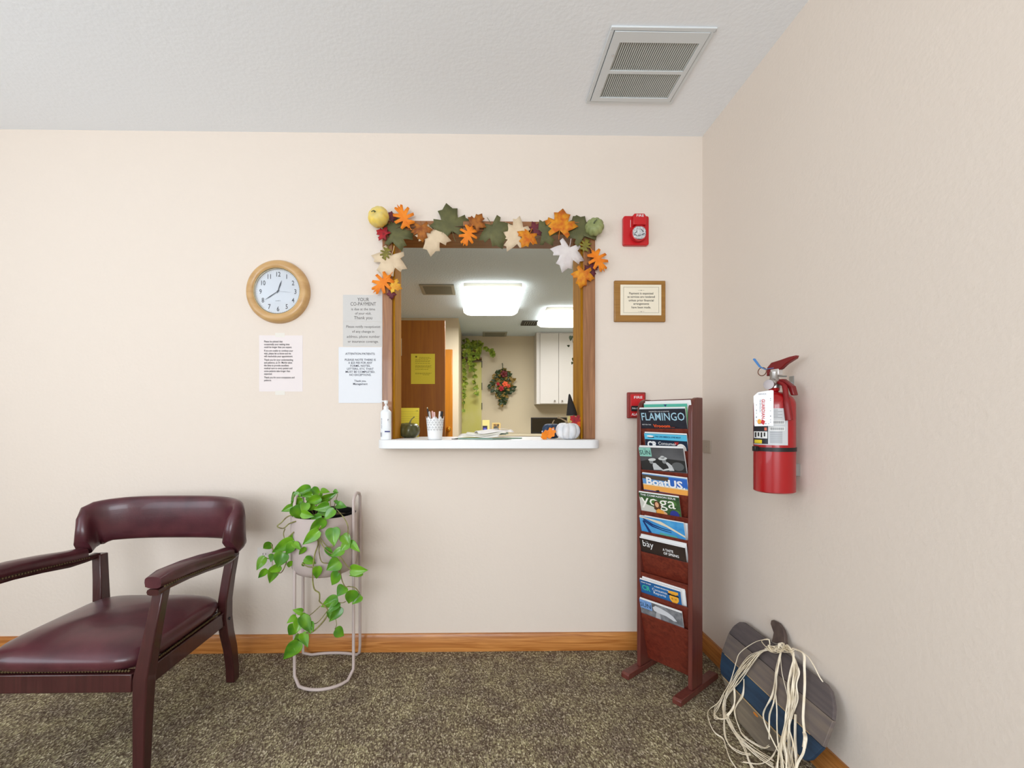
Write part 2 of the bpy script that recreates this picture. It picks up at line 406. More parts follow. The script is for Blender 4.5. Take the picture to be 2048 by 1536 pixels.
# office vents
M_vent = mat('vent_metal', (190, 190, 180), .5); M_vdark = mat('vent_dark', (70, 70, 66), .7); M_vmid = mat('vent_shadow', (64, 66, 60), .7); M_vslat = mat('vent_slat', (128, 130, 118), .6)
def ovent(p0, p1, slats, label, dark=False, axis='x'):
    a = wz(*p0, CEIL); c = wz(*p1, CEIL); x0, x1 = sorted((a.x, c.x)); y0, y1 = sorted((a.y, c.y))
    t = thing('ceiling_vent', ((x0+x1)/2, (y0+y1)/2, CEIL), label, 'vent', 'office ceiling vents')
    fr = .03; b = MB()
    for q in ((x0, y0, x1, y0+fr), (x0, y1-fr, x1, y1), (x0, y0+fr, x0+fr, y1-fr), (x1-fr, y0+fr, x1, y1-fr)):
        b.box((q[0], q[1], CEIL-.012), (q[2], q[3], CEIL))
    obj('frame', b, mat('vent_frame', (150, 152, 140), .5) if not dark else M_vdark, t, bevel=.002)
    obj('duct_shade', MB().box((x0+fr, y0+fr, CEIL-.003), (x1-fr, y1-fr, CEIL-.0005)), M_vdark if dark else M_vmid, t)  # flat dark plate, shade behind the louvers put into its colour
    b = MB()
    for i in range(slats):
        if axis == 'x':
            yy = y0+fr+(y1-y0-2*fr)*(i+.5)/slats; G = Fr((0, yy, CEIL-.008), (1, 0, 0), (0, 1, -.5)); b.box((x0+fr, -.008, -.001), (x1-fr, .008, .001), G)
        else:
            xx = x0+fr+(x1-x0-2*fr)*(i+.5)/slats; G = Fr((xx, 0, CEIL-.008), (1, 0, .6), (0, 1, 0)); b.box((-.007, y0+fr, -.001), (.007, y1-fr, .001), G)
    obj('louvers', b, M_vslat, t)
ovent((838, 568), (911, 588), 9, 'grey louvered ceiling vent left of the office ceiling light')
ovent((966, 663), (1012, 672), 5, 'small grey vent at the far end of the office ceiling above the wreath')
ovent((1045, 641), (1072, 650), 5, 'small dark slotted vent between the two office ceiling lights', True, 'y')
# base counter and wall cabinet
M_cab = mat('cabinet_white', (206, 203, 198), .4)
CT = .915; cy0 = OFY1-.62; cx0 = wy(966, 0, OFY1).x
t = thing('base_cabinet', ((cx0+OFX1)/2, OFY1-.3, 0), 'white base cabinet run along the far office wall', 'cabinet')
obj('body', MB().box((cx0, cy0+.03, .08), (OFX1-.01, OFY1-.001, CT-.03)), M_cab, t)
nd = 5
for i in range(nd):
    wd = (OFX1-.02-cx0)/nd
    d = obj('door', MB().box((cx0+i*wd+.005, cy0+.01, .1), (cx0+(i+1)*wd-.005, cy0+.0295, CT-.04)), M_cab, t, bevel=.003)
obj('plinth', MB().box((cx0+.02, cy0+.08, 0), (OFX1-.02, OFY1-.001, .08)), M_vdark, t)
single('worktop', MB().box((cx0, cy0, CT-.0295), (OFX1-.005, OFY1-.001, CT)), mat('worktop_laminate', (196, 186, 160), .4), 'tan worktop on the far office cabinets', 'worktop', bevel=.003)
WY = OFY1-.30
xa = wy(1073, 0, WY).x; xd = wy(1080, 0, WY).x; xm = wy(1117, 0, WY).x; z0 = wy(1100, 808, WY).z
xb = xm+(xm-xd)
t = thing('wall_cabinet', ((xa+xb)/2, WY+.15, z0), 'white two-door wall cabinet right of the wreath in the office', 'cabinet')
obj('body', MB().box((xa, WY, z0), (xb+.02, OFY1-.001, CEIL-.002)), M_cab, t)
for i, (p, q) in enumerate(((xd, xm-.002), (xm+.002, xb))):
    d = obj('door', MB().box((p, WY-.02, z0+.005), (q, WY-.001, CEIL-.02)), M_cab, t, bevel=.003)
    kx = wy(1108.5, 0, WY).x if i == 0 else wy(1123.5, 0, WY).x; kz = wy(1108, 802, WY).z
    bb = MB().lathe(Fr((kx, WY-.02, kz), (1, 0, 0), (0, 0, 1), (0, -1, 0)), [(.006, 0), (.006, .015), (.014, .022), (.010, .03), (0, .031)], 12)
    obj('knob', bb, M_chrome, d)

# monitor
MY = OFY1-.36
a = wy(1062, 835, MY); c = wy(1068, 867, MY)
t = thing('computer_monitor', (a.x+.25, MY, CT), 'black computer monitor behind the blue pumpkin in the office', 'monitor')
obj('screen_housing', MB().box((a.x, MY, c.z), (a.x+.54, MY+.03, a.z)), M_black, t, bevel=.006)
obj('screen', MB().box((a.x+.015, MY-.002, c.z+.02), (a.x+.525, MY+.001, a.z-.015)), mat('dark_screen', (34, 28, 14), .2), t)
obj('stand', MB().box((a.x+.22, MY+.03, CT), (a.x+.32, MY+.05, c.z+.1)).box((a.x+.15, MY-.05, CT+.0004), (a.x+.39, MY+.12, CT+.012)), M_black, t, bevel=.003)
# small box with blue label, picture frame
BY = OFY1-.42
a = wy(964.5, 840, BY); c = wy(979, 868, BY); 
t = thing('lotion_box', ((a.x+c.x)/2, BY, CT), 'pale yellow box with a blue label beside the photo frame', 'box')
obj('carton', MB().box((a.x, BY, CT+.0003), (c.x, BY+.09, a.z)), mat('pale_yellow_card', (224, 212, 140), .6), t, bevel=.004)
obj('label_patch', MB().box((a.x+.006, BY-.001, CT+.02), (a.x+.076, BY+.0002, CT+.12)), mat('navy_label', (40, 38, 60), .5), t)
obj('label_mark', MB().box((a.x+.018, BY-.0018, CT+.045), (a.x+.064, BY-.0008, CT+.09)), mat('violet_blue', (80, 84, 190), .5), t)
PY = OFY1-.40
a = wy(984, 844, PY)
F = Fr((a.x, PY, CT+.0005), (1, -.15, 0), (0, .18, 1)); 
F = Fr(F.o, (1, -.15, 0), (0.02, .18, 1), (-.15, -1, .18))
t = thing('photo_frame', F.o, 'small gold photo frame standing on the far office worktop', 'picture frame')
b = MB(); W_, H_ = .125, .165
for q in ((0, 0, W_, .02), (0, H_-.02, W_, H_), (0, .02, .02, H_-.02), (W_-.02, .02, W_, H_-.02)): b.box((q[0], q[1], 0), (q[2], q[3], .014), F)
obj('frame', b, mat('pale_gold', (206, 178, 110), .4), t, bevel=.003)
obj('picture', MB().box((.02, .02, .001), (W_-.02, H_-.02, .004), F), mat('picture_mix', (60, 70, 66), .6, rgb2=(190, 140, 70), scale=(30, 30, 18), detail=2, thr=(.4, .6)), t)
obj('easel', MB().box((.05, 0.004, -.07), (.07, .008, 0), F), M_black, t)

# ------------------------------------------------------------------ leaves
def leaf_outline(kind, n=2):
    if kind == 'maple':
        tips = [(-152, .60, 30), (-88, .92, 26), (-40, .0, 0), (-0, 0, 0)]
        P = [(0, -.18)]
        pol = lambda a, r: (r*sin(R(a)), r*cos(R(a)))
        half = [(160, .34), (142, .78), (124, .72), (114, .50), (98, .66), (80, 1.0), (68, .80), (58, .86), (48, .52), (36, .68), (30, .92), (16, .86), (0, 1.14)]
        Rr = [pol(a, r) for a, r in half]
        Ll = [(-x, y) for x, y in Rr[:-1]][::-1]
        return [(0, -.22)]+Rr+Ll
    if kind == 'oak':
        half = [(.05, -.62), (.12, -.45), (.46, -.52), (.52, -.38), (.16, -.20), (.20, -.08), (.66, -.06), (.70, .12), (.22, .14), (.22, .26), (.60, .44), (.54, .60), (.18, .44), (.16, .56), (.30, .84), (.20, .94), (.06, .80)]
        return half+[(0, 1.05)]+[(-x, y) for x, y in half[::-1]]
    return []
def garland_leaf(kind, px, py, rpx, ang, m, parent, n, curl=.12, seed=0):
    c = wy(px, py, 0); s = rpx*1.2/422.0
    F0 = WALL.at(c.x, c.z, n); r = -R(ang); F1 = F0.at(0, 0, 0, r)
    rnd = random.Random(seed+int(px*7+py)); tx, ty = rnd.uniform(-.15, .15), rnd.uniform(-.15, .15)
    pts = leaf_outline(kind); out = []
    for i in range(len(pts)):                       # soften the outline a little
        a = pts[i]; c2 = pts[(i+1) % len(pts)]; out.append(a); out.append(((a[0]+c2[0])/2, (a[1]+c2[1])/2))
    vs = [F1.p(0, 0, .0)]
    for k in (.5, 1.0):
        for a, d in out:
            q = (a*a+d*d)
            vs.append(F1.p(a*k*s, d*k*s, s*(tx*a*k+ty*d*k - curl*q*k*k+.06*abs(a)*k)))
    m_ = len(out); fs = [(0, 1+i, 1+(i+1) % m_) for i in range(m_)]
    fs += [(1+i, 1+m_+i, 1+m_+(i+1) % m_, 1+(i+1) % m_) for i in range(m_)]
    b = MB().add(vs, fs)
    st = [F1.p(0, -.2*s, .0), F1.p(.02*s, -.5*s, -.002), F1.p(.05*s, -.7*s if kind == 'maple' else -.85*s, -.003)]
    b.tube(st, .0010, 5)
    return obj('leaf', b, m, parent, solid=.0008, smooth=60, weld=False)
def lm(name, c, c2=None, sc=25):
    return mat(name, c, .65, rgb2=c2 or tuple(int(x*.82) for x in c), scale=(sc, sc, sc), detail=3, bump=.2, bscale=300)
L_green = lm('felt_green', (104, 102, 62), (88, 88, 54)); L_or = lm('felt_orange', (240, 140, 30), (228, 120, 18)); L_gold = lm('gold_leaf', (222, 150, 30), (196, 96, 18), 40)
L_cream = lm('felt_cream', (222, 200, 168), (212, 188, 156)); L_bleed = lm('felt_light_bleed', (226, 218, 214), (216, 206, 204)); L_red = lm('red_leaf', (186, 30, 40), (120, 24, 32), 50)  # white leaf: bright bleed from the opening put into a beige leaf's colour
L_purp = lm('purple_leaf', (110, 40, 50), (84, 34, 44)); L_brown = lm('brown_leaf', (170, 102, 30), (130, 68, 20), 50); L_olive = lm('olive_leaf', (138, 128, 50), (112, 104, 40), 50)
L_yel = lm('yellow_leaf', (232, 184, 60), (214, 140, 40), 40)
g = thing('leaf_garland', wy(980, 462, 0), 'autumn leaf garland with two small pumpkins draped over the window casing', 'garland')
b = MB(); pts = [(782, 592), (778, 540), (776, 500), (780, 468), (800, 458), (860, 460), (930, 456), (1000, 458), (1080, 460), (1150, 458), (1172, 470), (1180, 510), (1178, 560)]
b.tube([wy(px, py, 0)+Vector((0, -.019, 0)) for px, py in pts], .0022, 6)
obj('stem_wire', b, mat('brown_wire', (84, 56, 36), .7), g)
GL = [('maple', 792, 469, 33, 80, L_green), ('maple', 903, 457, 36, -12, L_green), ('maple', 987, 462, 31, 155, L_green), ('maple', 1087, 472, 24, 60, L_green), ('maple', 1163, 469, 33, -20, L_green),
      ('maple', 868, 474, 31, 188, L_cream), ('maple', 783, 522, 32, 200, L_cream), ('maple', 1032, 474, 31, -70, L_cream), ('maple', 1134, 508, 31, 196, L_bleed),
      ('oak', 812, 445, 25, -28, L_or), ('oak', 938, 473, 22, 205, L_or), ('oak', 771, 568, 25, 225, L_or), ('oak', 1190, 522, 25, 150, L_or),
      ('maple', 845, 464, 19, 175, L_brown), ('maple', 952, 454, 18, 30, L_brown), ('maple', 771, 474, 14, -60, L_red), ('maple', 783, 441, 11, 10, L_purp),
      ('oak', 775, 510, 14, 200, L_olive), ('maple', 789, 575, 14, 110, L_yel), ('maple', 1055, 478, 20, 210, L_gold), ('maple', 1069, 463, 15, 60, L_purp),
      ('maple', 1118, 459, 30, 10, L_gold), ('oak', 1167, 498, 15, 20, L_olive), ('maple', 1177, 541, 15, 160, L_purp), ('maple', 1163, 553, 21, 190, L_gold), ('maple', 785, 590, 9, 180, L_purp)]
for i, (k, px, py, r, a, m) in enumerate(GL):
    lay = {'felt_green': .022, 'felt_cream': .028, 'felt_light_bleed': .03, 'felt_orange': .037}.get(m.name, .033)
    if 'purple' in m.name: lay = .026
    garland_leaf(k, px, py, r, a, m, g, lay+.0008*(i % 5), seed=i)
def pumpkin(mb, c, F, r, h, ribs=9, depth=.1, dip=.3):
    n = ribs*6; m = 14; vs = []; fs = []
    for i in range(m+1):
        t = pi*i/m
        for k in range(n):
            a = 2*pi*k/n; rib = 1-depth*(abs(cos(a*ribs/2))**6)*(sin(t)**.4)
            rr = r*rib*(sin(t)**.75)
            zz = h/2*cos(t) - (h*dip*.5*math.exp(-(sin(t)/.35)**2) if t < pi/2 else -h*dip*.25*math.exp(-(sin(t)/.35)**2))
            vs.append(Vector(c)+F.u*rr*cos(a)+F.v*rr*sin(a)+F.n*zz)
    for i in range(m):
        for k in range(n): fs.append((i*n+k, (i+1)*n+k, (i+1)*n+(k+1) % n, i*n+(k+1) % n))
    return mb.add(vs, fs)
def pstem(c, F, h, r, bend=(.4, 0), n=8):
    pts = []; rs = []
    for i in range(n):
        t = i/(n-1); pts.append(Vector(c)+F.n*h*t*(1-.25*t)+(F.u*bend[0]+F.v*bend[1])*h*t*t); rs.append(r*(1.7-1.3*t**.5) if i < n-1 else r*.75)
    return MB().tube(pts, rs, 7)
M_stem = mat('pumpkin_stem', (96, 90, 62), .7, rgb2=(60, 54, 36), scale=(90, 90, 90))
PF = Fr((0, 0, 0), (1, 0, .25), (0, 0, 1)); 
def pf(n):
    n = Vector(n).normalized(); u = n.orthogonal().normalized(); return Fr((0, 0, 0), u, n.cross(u), n)
c = wy(757, 434, -.045); F = pf((-.35, -.95, .42))
obj('pumpkin', pumpkin(MB(), c, F, .049, .082, 9, .1, .25), mat('yellow_gourd', (238, 204, 90), .5, rgb2=(216, 196, 126), scale=(30, 30, 30)), g, smooth=60, label='yellow striped pumpkin at the left corner')
obj('pumpkin_stem', pstem(c+F.n*.028, F, .03, .004, (.5, .4)), mat('grey_green_stem', (96, 104, 76), .6), g)
c = wy(1189, 454, -.04); F = pf((-.3, -.9, .3))
obj('pumpkin', pumpkin(MB(), c, F, .044, .068, 10, .12, .25), mat('sage_gourd', (160, 166, 110), .5, rgb2=(128, 136, 86), scale=(26, 26, 26)), g, smooth=60, label='sage green pumpkin at the right corner')
obj('pumpkin_stem', pstem(c+F.n*.022, F, .028, .004, (-.4, .3)), mat('grey_green_stem', (96, 104, 76), .6), g)

# ------------------------------------------------------------------ wall clock
c = wy(558, 584.5, 0)
F = Fr(c, (1, 0, 0), (0, 0, 1), (0, -1, 0))
t = thing('wall_clock', c, 'round wall clock with light wooden rim and white face', 'clock')
prof = [(.108, .004), (.104, .018), (.108, .026), (.118, .031), (.130, .032), (.141, .025), (.147, .014), (.148, 0)]
obj('rim', MB().lathe(F, prof, 64, capped=False), mat('blond_wood', (206, 166, 112), .35, rgb2=(190, 148, 94), scale=(6, 30, 30), coat=.2), t, smooth=60)
obj('bezel', MB().lathe(F, [(.1035, .017), (.1045, .023), (.1075, .0265), (.110, .025), (.110, .02)], 64, capped=False), mat('pale_gold_metal', (240, 226, 190), .25, metal=.8), t, smooth=60)
obj('face', MB().lathe(F, [(.106, .004), (.106, .010), (0, .0101)], 64), mat('clock_face', (228, 232, 238), .5), t)
for i in range(1, 13):
    b = MB(); a = pi/2-2*pi*i/12; text(b, F, str(i), .031, .081*cos(a), .081*sin(a)-.0105, n=.0108, sx=.8, weight=.012)
    obj('numeral', b, mat('clock_ink', (52, 52, 60), .6), t)
b = MB()
for i in range(60):
    a = 2*pi*i/60; G = F.at(.0985*cos(a), .0985*sin(a), 0, a); b.quad(G, -.0012, -.0004, .0012, .0004, .0108)
obj('minute_ticks', b, mat('clock_ink', (52, 52, 60), .6), t)
b = MB(); text(b, F, 'QUARTZ', .006, 0, -.045, n=.0108)
obj('dial_text', b, mat('clock_ink', (52, 52, 60), .6), t)
def hand(name, ang, L, wd, n, m):
    G = F.at(0, 0, n, -R(ang)); obj(name, MB().prism(G, [(-wd*.4, -L*.15), (wd*.4, -L*.15), (wd*.5, 0), (wd, L*.6), (0, L), (-wd, L*.6), (-wd*.5, 0)], 0, .0008), m, t)
mh = mat('hand_blue_black', (40, 44, 60), .4)
hand('hour_hand', 19, .056, .0030, .0125, mh); hand('minute_hand', 236, .072, .0022, .0140, mh)
hand('second_hand', 94, .065, .0005, .0155, mat('second_hand_grey', (150, 155, 165), .4))
obj('hub', MB().lathe(F, [(.003, .010), (.003, .0175), (0, .018)], 12), mh, t)
def glass_mat():
    m = bpy.data.materials.new('clock_glass'); m.use_nodes = True; nt = m.node_tree; nt.nodes.clear()
    o = nt.nodes.new('ShaderNodeOutputMaterial'); mix = nt.nodes.new('ShaderNodeMixShader'); tr = nt.nodes.new('ShaderNodeBsdfTransparent'); gl = nt.nodes.new('ShaderNodeBsdfGlossy')
    gl.inputs['Roughness'].default_value = .02; fr = nt.nodes.new('ShaderNodeFresnel'); fr.inputs[0].default_value = 1.5
    nt.links.new(fr.outputs[0], mix.inputs[0]); nt.links.new(tr.outputs[0], mix.inputs[1]); nt.links.new(gl.outputs[0], mix.inputs[2]); nt.links.new(mix.outputs[0], o.inputs[0])
    return m
M_glass = glass_mat()
obj('glass', MB().lathe(F, [(.1045, .022), (.08, .0245), (.04, .0265), (0, .027)], 48), M_glass, t, smooth=60, weld=True)

# ------------------------------------------------------------------ paper notices on the wall
def sheet(name, px0, py0, px1, py1, m, label, n=0.0, th=.0008):
    a = wy(px0, py1, 0); c = wy(px1, py0, 0)
    F = Fr(a, (1, 0, 0), (0, 0, 1), (0, -1, 0)); W = c.x-a.x; H = c.z-a.z
    t = thing(name, a, label, 'notice', 'paper notices left of the window')
    obj('sheet', MB().box((0, 0, n), (W, H, n+th), F), m, t)
    return t, F, W, H
t, F, W, H = sheet('paper_notice', 518.5, 671, 605.5, 783, mat('pinkish_paper', (232, 222, 220), .8), 'white typed notice taped below the round wall clock')
lines = ["Please be advised that", "occasionally your waiting time", "could be longer than you expect.", None, "If you are unable to continue your", "wait, please let us know and we", "will reschedule your appointment.", None, "Thank you for your understanding", "and patience, as Dr. Markle takes", "the time to provide excellent", "medical care to every patient and", "some patients take longer than", "expected.", None, "Thank you for your compassion and", "patience."]
b = MB(); y = H-.033
for l in lines:
    if l is None: y -= .0035; continue
    text(b, F, l, .0125, .023, y, n=.0013, align='l', sx=.78, weight=.015); y -= .0132
obj('text', b, M_ink, t)
for y in (H-.008, -.016): obj('tape', MB().box((.075, y, .0009), (.12, y+.02, .0012), F), mat('cloudy_tape', (228, 222, 212), .4), t)
M_gp = mat('grey_card', (205, 202, 198), .6)
t, F, W, H = sheet('copayment_sign', 686, 590, 767, 643, M_gp, 'grey card asking for co-payment left of the window casing')
obj('text', texts(F, [('YOUR', .0235, W/2, H-.030, dict(width=.055)), ('CO-PAYMENT', .0235, W/2, H-.051, dict(width=.12)), ('is due at the time', .017, W/2, H-.073, dict(width=.112)), ('of your visit.', .017, W/2, H-.093, dict(width=.076)), ('Thank you', .021, W/2, H-.115, dict(width=.085))], n=.0013), M_gink, t)
t, F, W, H = sheet('receptionist_sign', 686, 643.6, 767, 693, M_gp, 'grey card about notifying the receptionist, under the co-payment card')
obj('text', texts(F, [('Please notify receptionist', .017, W/2, H-.029, dict(width=.160)), ('of any change in', .017, W/2, H-.052, dict(width=.104)), ('address, phone number', .017, W/2, H-.076, dict(width=.155)), ('or insurance coverage.', .017, W/2, H-.099, dict(width=.144))], n=.0013), M_gink, t)
t, F, W, H = sheet('paper_notice', 677.5, 694.5, 764, 806, mat('bluish_paper', (228, 230, 234), .8), 'white ATTENTION PATIENTS sheet left of the window casing', n=.0012)
ls = [('ATTENTION PATIENTS:', .139, 0), ('PLEASE NOTE THERE IS', .145, 2), ('A $25 FEE FOR ANY', .113, 3), ('FORMS, NOTES,', .094, 4), ('LETTERS, ETC THAT', .125, 5), ('MUST BE COMPLETED.', .138, 6), ('NO EXCEPTIONS.', .102, 7), ('Thank you,', .056, 9), ('Management', .068, 10)]
obj('text', texts(F, [(s, .0135, W*.5, H-.036-i*.0142, dict(width=wd, weight=.012)) for s, wd, i in ls], n=.0025), mat('dark_blue_ink', (56, 56, 72), .7), t)

# ------------------------------------------------------------------ payment plaque
a = wy(1227, 644.5, 0); c = wy(1329, 563, 0); W = c.x-a.x; H = c.z-a.z
F = Fr(a, (1, 0, 0), (0, 0, 1), (0, -1, 0))
t = thing('wall_plaque', a, 'small oak-framed plaque about payment right of the window', 'plaque')
obj('board', MB().box((0, 0, 0), (W, H, .014), F), wood('plaque_oak', (142, 98, 40), (166, 120, 56), 'x'), t, bevel=.004, segs=3)
obj('card', MB().box((.0285, .0305, .013), (W-.0215, H-.0205, .0148), F), mat('cream_card', (238, 228, 206), .5), t)
b = MB(); x0, y0, x1, y1 = .043, .042, W-.033, H-.032; q = .0008
for r in ((x0, y0, x1, y0+q), (x0, y1-q, x1, y1), (x0, y0, x0+q, y1), (x1-q, y0, x1, y1)): b.quad(F, r[0], r[1], r[2], r[3], .0154)
xm = (x0+x1)/2
for s, wd, yy in (('Payment is expected', .114, .129), ('as services are rendered', .130, .113), ('unless prior financial', .119, .096), ('arrangements', .074, .080), ('have been made.', .092, .063)):
    text(b, F, s, .0145, xm, yy, n=.0154, width=wd, weight=.008)
for yy in (.148, .0475):
    b.quad(F, xm-.015, yy, xm-.004, yy+.0006, .0154); b.quad(F, xm+.004, yy, xm+.015, yy+.0006, .0154); b.poly(F, [(xm, yy-.002), (xm+.003, yy), (xm, yy+.002), (xm-.003, yy)], .0154)
obj('text', b, mat('brown_black_ink', (58, 50, 42), .6), t)

# ------------------------------------------------------------------ fire strobe
a = wy(1244, 493.5, 0); c = wy(1294.5, 436, 0); W = c.x-a.x; H = c.z-a.z
F = Fr(a, (1, 0, 0), (0, 0, 1), (0, -1, 0))
t = thing('fire_strobe', a, 'red fire alarm strobe with clear lens high on the wall', 'alarm')
obj('back_plate', MB().prism(F, rrect(0, 0, W, H, .010), 0, .022), M_redp, t, bevel=.003)
b = MB(); b.prism(F, [(.040, .086), (.100, .086), (.100, .125), (.092, .139), (.045, .139), (.040, .133)], .02, .046)
obj('horn_housing', b, M_redp, t, bevel=.004, segs=3)
obj('lens_rim', MB().lathe(F.at(.067, .048, .020), [(.036, 0), (.038, .012), (.0365, .026), (.033, .027), (.033, .02)], 32, capped=False), M_redp, t)
M_lens = mat('clear_lens', (222, 224, 226), .12, spec=.8, rgb2=(150, 152, 156), scale=(90, 90, 90), coat=.6)
vs = MB(); G = F.at(.067, .050, .024)
vs.prism(G, rrect(-.033, -.030, .033, .030, .022), 0, .022)
obj('lens', vs, M_lens, t, bevel=.006, segs=3)
b = MB()
for x, y, r in ((-.016, .0, .8), (.014, .008, -.7), (0, -.014, 0), (.018, -.008, .5), (-.018, -.012, -.4)):
    b.box((-.0075, -.0015, .0215), (.0075, .0015, .0235), G.at(x, y, 0, r))
obj('reflector', b, mat('reflector_grey', (92, 96, 104), .3, metal=.5), t)
obj('text', texts(F, [('FIRE', .0155, .070, .1225, dict(width=.034, weight=.008))], n=.0468), M_white, t)
b = MB(); b.quad(F, .0325, .083, .0345, .118, .0225); obj('side_print', b, M_white, t)

# ------------------------------------------------------------------ pull station
a = wy(1253, 836.5, 0); c = wy(1289, 785, 0); W = .116; H = c.z-a.z
F = Fr(a, (1, 0, 0), (0, 0, 1), (0, -1, 0))
t = thing('fire_pull_station', a, 'red fire alarm pull station half hidden behind the magazine rack', 'alarm')
obj('frame', MB().prism(F, rrect(0, 0, W-.03, H, .005), 0, .018), mat('dull_red', (140, 52, 46), .45), t, bevel=.003)
obj('front', MB().box((.012, .008, .017), (W-.038, H-.010, .024), F), M_redp, t, bevel=.002)
obj('pull_bar', MB().box((.013, .033, .024), (W-.039, .058, .034), F), M_black, t, bevel=.002)
obj('text', texts(F, [('FIRE', .0165, .047, H-.030, dict(width=.040, weight=.01)), ('ALARM', .0165, .016, .0125, dict(align='l', sx=.9, weight=.02))], n=.0246), M_white, t)
obj('bar_text', texts(F, [('PULL DOWN', .0095, .016, .043, dict(align='l', sx=.85, weight=.02))], n=.0346), M_white, t)

# ------------------------------------------------------------------ outlets
a = wy(515.5, 1139, 0); c = wy(545, 1094, 0); W = c.x-a.x; H = c.z-a.z
F = Fr(a, (1, 0, 0), (0, 0, 1), (0, -1, 0))
t = thing('power_outlet', a, 'white double power outlet behind the trailing plant leaves', 'outlet')
obj('plate', MB().prism(F, rrect(0, 0, W, H, .004), 0, .005), mat('outlet_plate', (226, 218, 210), .4), t, bevel=.0015)
for yy in (.034, .072):
    s = obj('socket', MB().prism(F.at(W/2, yy, .004), rrect(-.0165, -.014, .0165, .014, .012), 0, .003), mat('outlet_plate', (226, 218, 210), .4), t)
    b = MB(); G = F.at(W/2, yy, .0072)
    b.box((-.0075, -.001, 0), (-.0055, .007, .0006), G); b.box((.0055, -.001, 0), (.0075, .007, .0006), G); b.lathe(G.at(0, -.007, 0), [(.0025, 0), (.0025, .0006)], 8)
    obj('slots', b, M_black, s)
a = wx(1407, 903, XR); c = wx(1416.5, 884, XR)
F = Fr((XR, a.y, a.z), (0, -1, 0), (0, 0, 1), (-1, 0, 0)); W = abs(c.y-a.y)
t = thing('wall_plate', F.o, 'beige blank wall plate behind the magazine rack', 'wall plate')
obj('plate', MB().prism(F, rrect(-.0, -.005, .070, .055, .004), 0, .005), mat('beige_plate', (196, 182, 164), .5), t, bevel=.0015)
obj('screw', MB().lathe(F.at(.035, .025, .005), [(.003, 0), (.002, .001)], 8), M_chrome, t)

# ------------------------------------------------------------------ main ceiling return vent
def cq(px, py): return wz(px, py, CEIL)
t = thing('ceiling_vent', (.64, -.40, CEIL), 'large white return air grille on the waiting room ceiling', 'vent')
CF = Fr((0, 0, CEIL), (1, 0, 0), (0, 1, 0), (0, 0, -1))      # n points down
x0, x1, y0, y1 = .456, .8245, -.592, -.2195
M_vw = mat('grille_paint', (222, 226, 228), .5)
b = MB(); fr = .014
for q in ((x0, y0, x1, y0+fr), (x0, y1-fr, x1, y1), (x0, y0+fr, x0+fr, y1-fr), (x1-fr, y0+fr, x1, y1-fr)): b.box((q[0], q[1], 0), (q[2], q[3], .006), CF)
obj('outer_frame', b, M_vw, t, bevel=.002)
ix0, ix1, iy0, iy1 = x0+fr+.0025, x1-fr-.0025, y0+fr+.0025, y1-fr-.0025
obj('gap_shade', MB().box((x0+.004, y0+.004, .0002), (x1-.004, y1-.004, .001), CF), M_vdark, t)  # thin dark backing, its colour stands in for shade inside the grille
p = lambda a, c: cq(1150+a/6.827, 30+c/6.827)
r1a, r1b, r1c = p(610, 345), p(1685, 390), p(470, 735)
r2a, r2b, r2c = p(450, 775), p(1430, 812), p(335, 1105)
sx0 = (r1a.x+r1c.x)/2; sx1 = (r1b.x+p(1455, 775).x)/2
ys = [(r1a.y, r1c.y), (r2a.y, r2c.y)]
b = MB()
for q in ((ix0, iy0, ix1, ys[0][0]), (ix0, ys[0][1], ix1, ys[1][0]), (ix0, ys[1][1], ix1, iy1)): b.box((q[0], min(q[1], q[3]), .001), (q[2], max(q[1], q[3]), .008), CF)
for yy in ys:
    b.box((ix0, yy[0], .001), (sx0, yy[1], .008), CF); b.box((sx1, yy[0], .001), (ix1, yy[1], .008), CF)
obj('door_panel', b, M_vw, t)
for yy in ys:
    b = MB(); n = 36
    for i in range(n):
        xx = sx0+(sx1-sx0)*(i+.5)/n; G = Fr((xx, 0, CEIL-.0042), (1, 0, -.9), (0, 1, 0)); b.box((-.0026, yy[0], -.0005), (.0026, yy[1], .0005), G)
    obj('louvers', b, mat('grille_slat', (206, 208, 202), .5), t)
for c2 in (p(515, 515), p(345, 992)): obj('latch_screw', MB().lathe(CF.at(c2.x, c2.y, .008), [(.004, 0), (.003, .003)], 8), M_chrome, t)

# ------------------------------------------------------------------ counter things
S = SH+.0004
# pencil cup
c = wy(870, 879, -.075); c.z = S
t = thing('pencil_cup', c, 'white lace-cut metal cup holding pens on the counter', 'cup')
F = Fr(c, (1, 0, 0), (0, 1, 0))
n = 48; vs = []; hs = [0, .025, .05, .08, .094, .1]
b = MB(); r0, r1, Hc = .031, .0405, .106
def cr(z): return r0+(r1-r0)*z/Hc
b.lathe(F, [(.0, .001), (r0, .001)], n)
vs = []; 
for k in range(n):
    a = 2*pi*k/n; sc = Hc-.013*abs(sin(a*4))
    for q in range(9):
        z = sc*q/8; vs.append(F.p(cr(z)*cos(a), cr(z)*sin(a), z))
b.add(vs, [(k*9+q, ((k+1) % n)*9+q, ((k+1) % n)*9+q+1, k*9+q+1) for k in range(n) for q in range(8)])
obj('cup_wall', b, mat('cup_white', (240, 240, 240), .35), t, solid=.001, smooth=50)
b = MB()
for row, (z, k0) in enumerate(((.088, 0), (.078, .5), (.068, 0), (.056, .5), (.046, 0))):
    for k in range(16):
        a = 2*pi*(k+k0)/16; rr = cr(z)+.0008; G = Fr(F.p(rr*cos(a), rr*sin(a), z), (-sin(a), cos(a), 0), (0, 0, 1))
        for (x, y) in ((0, .0032), (.0032, 0), (0, -.0032), (-.0032, 0)):
            b.poly(G, [(x-.0017, y), (x, y-.0017), (x+.0017, y), (x, y+.0017)])
